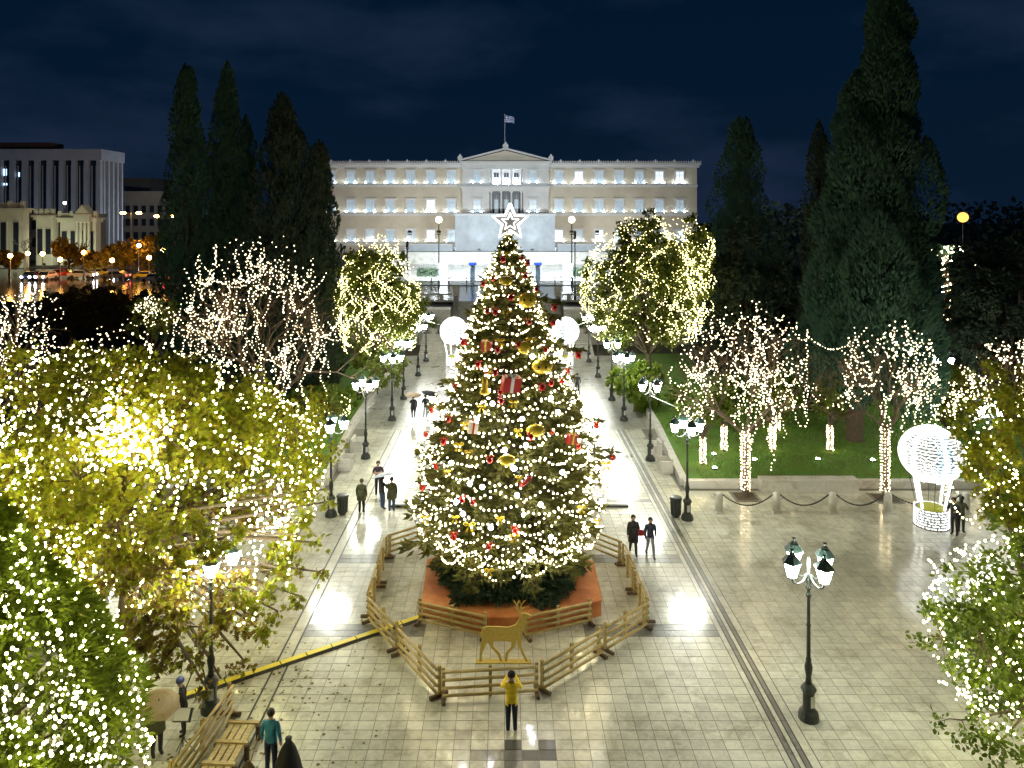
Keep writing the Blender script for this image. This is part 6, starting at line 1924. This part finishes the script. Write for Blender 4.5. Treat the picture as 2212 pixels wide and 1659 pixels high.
    mb.add([hc+Vector((-.014,-.088,.012))*k, hc+Vector((.014,-.088,.012))*k, hc+Vector((0,-.122,-.022))*k, hc+Vector((0,-.092,-.034))*k, hc+Vector((0,-.09,.03))*k], [(0,2,4),(1,4,2),(0,3,2),(1,2,3)], 2)
    for s_ in (-1,1):
        mb.sphere(hc+Vector((s_*.034,-.088,.010))*k, .011*k, 6, 4, m=3)
        mb.sphere(hc+Vector((s_*.102,.0,-.005))*k, .026*k, 6, 4, m=2, sc=(.4,.8,1.2))
    mb.tube([hc+Vector((-.026,-.082,-.052))*k, hc+Vector((0,-.089,-.054))*k, hc+Vector((.026,-.082,-.052))*k], .006, 4, m=4)
    mb.build('body', [top, legs, m_skin, shoe or m_shoe, m_lip], t, smooth=True)
    # hair or headgear
    hb = MB()
    if hat is not None:
        hb.lathe([(.112,-.01),(.116,.03),(.108,.075),(.075,.115),(.02,.135)], 12, tuple(hc + Vector((0,.01,.0))*k)); hb.build('hat', hat, t, smooth=True)
    else:
        hb.sphere(hc + Vector((0,.020,.022))*k, .113*k, 12, 8, sc=(.98,1.0,1.0))
        hb.v = [(x, max(y, hc.y-.045*k) if z < hc.z+.06*k else y, z) for x,y,z in hb.v]
        if hair == 'long': hb.tube([hc+Vector((0,.06,.02))*k, hc+Vector((0,.10,-.10))*k, hc+Vector((0,.11,-.24))*k], [.095*k,.09*k,.05*k], 8)
        hb.build('hood' if hair == 'hood' else 'hair', top if hair == 'hood' else m_hair, t, smooth=True)
    if coat > 0:
        cb = MB(); z1 = 1.22*k; z0 = (.98-coat)*k
        cb.lathe([(.215*bulk,z0-z1),(.20*bulk,(z0-z1)*.5),(.165*bulk,0)], 14, (0,0,z1), cap=False)
        cb.v = [(x, y*.78 + .0, z) for x,y,z in cb.v]
        o_ = cb.build('coat_skirt', top, t, smooth=True); so2 = o_.modifiers.new('thickness','SOLIDIFY'); so2.thickness = .015
    return t, J, k
m_lip = M('lips', (.30,.10,.09), .5)
def umbrella(loc, label, mat, r=.52, tilt=(0,0), h=1.0):
    t = thing('umbrella', loc, label, 'umbrella'); t.rotation_euler = (tilt[0], tilt[1], 0)
    mb = MB(); mb.tube([(0,0,-.03),(0,0,h+.06)], .011, 6); mb.build('shaft', m_iron, t)
    mb = MB(); mb.tube([(0,0,-.03),(.02,0,-.08),(.06,0,-.07)], .014, 6); mb.build('handle', m_wood_dark, t)
    cv = MB(); n = 8; prof_ = [(0,0),(.35,-.04),(.7,-.13),(1.0,-.28)]
    vs = [(0,0,h)]; fs = []
    for j in range(1,4):
        for q in range(n*2):
            a = 2*PI*q/(n*2); rr = prof_[j][0]*r*(1.0 if q%2==0 else .93); vs.append((rr*math.cos(a), rr*math.sin(a), h + prof_[j][1]*r*(1 if q%2==0 else .92)))
    for q in range(n*2): fs.append((0,1+q,1+(q+1)%(n*2)))
    for j in range(2):
        for q in range(n*2):
            a = 1+j*n*2+q; b = 1+j*n*2+(q+1)%(n*2); fs.append((a,a+n*2,b+n*2,b))
    cv.add(vs, fs); o = cv.build('canopy', mat, t); so = o.modifiers.new('thickness','SOLIDIFY'); so.thickness = .006
    for q in range(n):
        a = 2*PI*q/n; mb = MB(); mb.tube([(0,0,h-.012),(.7*r*math.cos(a),.7*r*math.sin(a),h-.14*r-.012),(r*math.cos(a),r*math.sin(a),h-.28*r-.010)], .006, 4); mb.build('rib', m_iron, t)
    return t
def gp(px, py): x, y = G(px, py); return (x, y, 0)
# the man in yellow, his back to the camera
loc = gp(1105,1583)
person(loc, PI, 'man in a bright yellow jacket and black cap photographing the christmas tree', m_yel, m_navy, 'phone', m_wshoe, h=1.74, bulk=1.12, hat=m_black, seed=1)
ph = thing('phone', (loc[0]-.0, loc[1]+.36, 1.53), 'small dark phone held up by the man in yellow', 'phone')
mb = MB(); mb.box(-.075,.075,-.005,.005,-.04,.04); mb.build('case', m_black, ph)
mb = MB(); mb.box(-.07,.07,-.0075,-.0055,-.036,.036); mb.build('screen', m_pane, ph)
# couple walking at right
person(gp(1368,1196), -.05, 'woman in a long dark hooded coat walking, with a red bag', m_coat, m_blk, 'walk', h=1.70, hair='hood', coat=.42, bulk=1.08, seed=2)
x, y, _ = gp(1368,1196)
hbg = thing('handbag', (x+.36,y-.02,.82), 'red handbag hanging at the arm of the woman in the dark coat', 'handbag')
mb = MB(); mb.prism([(-.15,0),(.15,0),(.12,.26),(-.12,.26)], -.06,.06); mb.build('bag', m_redcloth, hbg)
mb = MB(); mb.tube([(-.08,0,.26),(-.05,0,.42),(.05,0,.42),(.08,0,.26)], .011, 5); mb.build('strap', m_redcloth, hbg)
person(gp(1405,1203), .05, 'person in a navy puffer jacket and grey jeans walking beside the long coat', m_puffy, m_grey_j, 'walk', h=1.72, bulk=1.25, seed=3)
# group left of the tree
person(gp(781,1108), PI-.1, 'person in an olive hooded coat seen from behind near the left bin', m_olive, m_blk, 'stand', h=1.70, hair='hood', coat=.30, bulk=1.12, seed=4)
person(gp(817,1068), .15, 'man with bare folded arms in a dark purple top', m_purple, m_blk, 'fold', h=1.78, cloth_arms=False, bulk=1.05, seed=5)
person(gp(846,1106), PI+.2, 'person in a wide olive coat with jeans beside the grey umbrella', m_olive, m_jeans, 'umbrella', h=1.74, coat=.28, bulk=1.2, seed=6)
person(gp(826,1100), PI-.9, 'person in dark jacket and jeans under the grey umbrella', m_coat, m_jeans, 'push', h=1.68, hair='long', seed=7)
x, y, _ = gp(833,1102); umbrella((x,y-.05,1.30), 'grey umbrella held over two people left of the tree', m_greyumb, .62, (-.25,-.2), .62)
person(gp(893,905), PI, 'person in a dark coat under the brown umbrella on the wet walk', m_coat, m_blk, 'umbrella', h=1.70, coat=.25, seed=8)
x, y, _ = gp(893,905); umbrella((x-.0,y,1.35), 'brown umbrella carried up the wet walk at left', m_brownumb, .68, (0,0), .6)
person(gp(919,905), PI+.1, 'person in a navy jacket under the dark umbrella on the wet walk', m_navy, m_grey_j, 'walk', h=1.78, bulk=1.1, seed=9)
x, y, _ = gp(921,905); umbrella((x+.2,y,1.40), 'dark umbrella carried tilted up the wet walk', m_black, .72, (0,.25), .66)
# right of the tree
person(gp(1290,1058), .3, 'woman in a red top and dark skirt beside the christmas tree', m_redtop, m_blk, 'walk', h=1.68, hair='long', skin_legs=True, coat=.22, seed=10)
x, y, _ = gp(1280,1058); tb = thing('tote_bag', (x-.15,y,.72), 'yellow tote bag carried by the woman in red', 'bag')
mb = MB(); mb.prism([(-.17,0),(.17,0),(.19,.38),(-.19,.38)], -.05,.05); mb.build('bag', m_gold, tb); mb = MB(); mb.tube([(-.1,0,.38),(-.06,0,.6),(.06,0,.6),(.1,0,.38)], .012, 5); mb.build('handle', m_gold, tb)
person(gp(1279,981), PI, 'person in dark clothes half hidden by the right boughs of the tree', m_coat, m_blk, 'walk', h=1.74, seed=11)
person(gp(1247,851), PI, 'distant person in dark clothes right of the tree near the steps', m_coat, m_blk, 'walk', h=1.72, seed=12)
person((PX(1027,86.8),86.6,2.05), .2, 'person in black climbing the stairway left of the tree', m_blk, m_blk, 'walk', h=1.78, coat=.2, seed=13)
person(gp(776,872), .4, 'person in a dark coat standing by the left citrus tree behind the lamp', m_coat, m_blk, 'stand', h=1.75, coat=.35, seed=14)
# couple by the balloon
x, y, _ = gp(2030,1137)
person((x+.15,y-.95,0), -.9, 'person in a black jacket hugging a companion beside the large balloon', m_coat, m_blk, 'hug', h=1.76, bulk=1.15, seed=15)
person((x+.57,y-.73,0), 2.2, 'companion in dark brown jacket held close beside the large balloon', m_olive, m_blk, 'hug', h=1.70, bulk=1.1, hair='long', seed=16)
# street sweeper at lower left
SY = 19.9; sx = PX(585,SY)
person((sx,SY,0), PI-.15, 'street sweeper in a teal jacket seen from behind at the bottom edge', m_teal, m_navy, 'stand', h=1.72, bulk=1.15, seed=17)
bm_t = thing('broom', (sx-.32,SY-.05,.03), 'long straw broom held by the street sweeper', 'broom')
mb = MB(); mb.tube([(0,0,1.05),(-.22,0,.28)], .014, 6); mb.build('handle', m_wood, bm_t)
mb = MB(); mb.lathe([(.22,0),(.17,.18),(.05,.36)], 10, (-.26,0,0)); mb.v = [(a,b*.5,c) for a,b,c in mb.v]; mb.build('bristles', m_wood_dark, bm_t)
gb = thing('rubbish_sack', (sx+.52,SY-.15,0), 'dark upright rubbish sack dragged beside the street sweeper', 'sack')
mb = MB(); mb.lathe([(.36,.0),(.40,.12),(.33,.45),(.20,.8),(.07,1.0),(.10,1.08)], 11); mb.v = [(x_*(1+.08*math.sin(7*z_+3*x_*9)), y_, z_) for x_,y_,z_ in mb.v]; mb.build('sack', m_black, gb, smooth=True)
mb = MB(); mb.lathe([(.075,.97),(.085,1.0),(.075,1.03)], 10); mb.build('tie', m_coat, gb)
# artist with umbrella and music stand
UY = 20.6
person((PX(338,UY),UY,0), .8, 'person in an olive coat under the tan umbrella at lower left', m_olive, m_blk, 'umbrella', h=1.72, coat=.3, bulk=1.15, seed=18)
umbrella((PX(346,UY)+.1,UY-.35,1.25), 'big tan umbrella held low at the lower left corner', m_tanumb, .56, (.22,.15), .6)
person((PX(392,21.2),21.4,0), -1.2, 'person in a blue cap bent over the sheet stand at lower left', m_coat, m_blk, 'lean', h=1.66, hat=m_cap, seed=19)
ms = thing('sheet_stand', (PX(402,20.7),20.5,0), 'thin black folding stand carrying a white sheet at lower left', 'music stand')
for k in range(3):
    a = 2*PI*k/3 + .4; mb = MB(); mb.tube([(0,0,.55),(.36*math.cos(a),.36*math.sin(a),.01)], .012, 5); mb.build('leg', m_iron, ms)
mb = MB(); mb.tube([(0,0,.3),(0,0,1.12)], .013, 6); mb.build('column', m_iron, ms)
mb = MB(); mb.cbox((0,0,1.18), (.5,.02,.34), 0, Matrix.Rotation(-.7,3,'X')); mb.build('desk', m_iron, ms)
sh = thing('paper_sheet', (PX(402,20.7)-.02,20.5-.03,1.20), 'white paper sheet lying on the black folding stand', 'paper'); mb = MB(); mb.cbox((0,0,.02), (.42,.004,.30), 0, Matrix.Rotation(-.7,3,'X')); mb.build('sheet', m_whiteribbon, sh)
tp = thing('tripod', (PX(425,22.9),23.1,0), 'tall dark tripod standing astride the yellow cable cover', 'tripod')
for k in range(3):
    a = 2*PI*k/3 - .5; mb = MB(); mb.tube([(.03*math.cos(a),.03*math.sin(a),1.25),(.55*math.cos(a),.55*math.sin(a),.01)], .018, 6); mb.build('leg', m_iron, tp)
mb = MB(); mb.tube([(0,0,.8),(0,0,1.6)], .02, 6); mb.build('column', m_iron, tp)
mb = MB(); mb.box(-.12,.12,-.1,.1,1.603,1.8); mb.build('head', m_coat, tp)
# fallen leaves near the plane tree
n = 260; rng = np.random.default_rng(300)
P = np.c_[-7.5 + rng.normal(0,2.0,n), 22.5 + rng.normal(0,2.2,n), np.full(n,.012)]
P = P[P[:,1] > 18.5]
stuff(tag(scatter_mesh('fallen_leaves', plane_v, plane_f, P, frames(np.c_[rng.normal(0,1,len(P)), rng.normal(0,1,len(P)), rng.normal(0,.08,len(P))], spin=rng.normal(0,.1,len(P))), .12*rng.uniform(.6,1.2,len(P)), m_leaf_brown), 'brown plane leaves fallen on the wet tiles at left', 'leaves'))
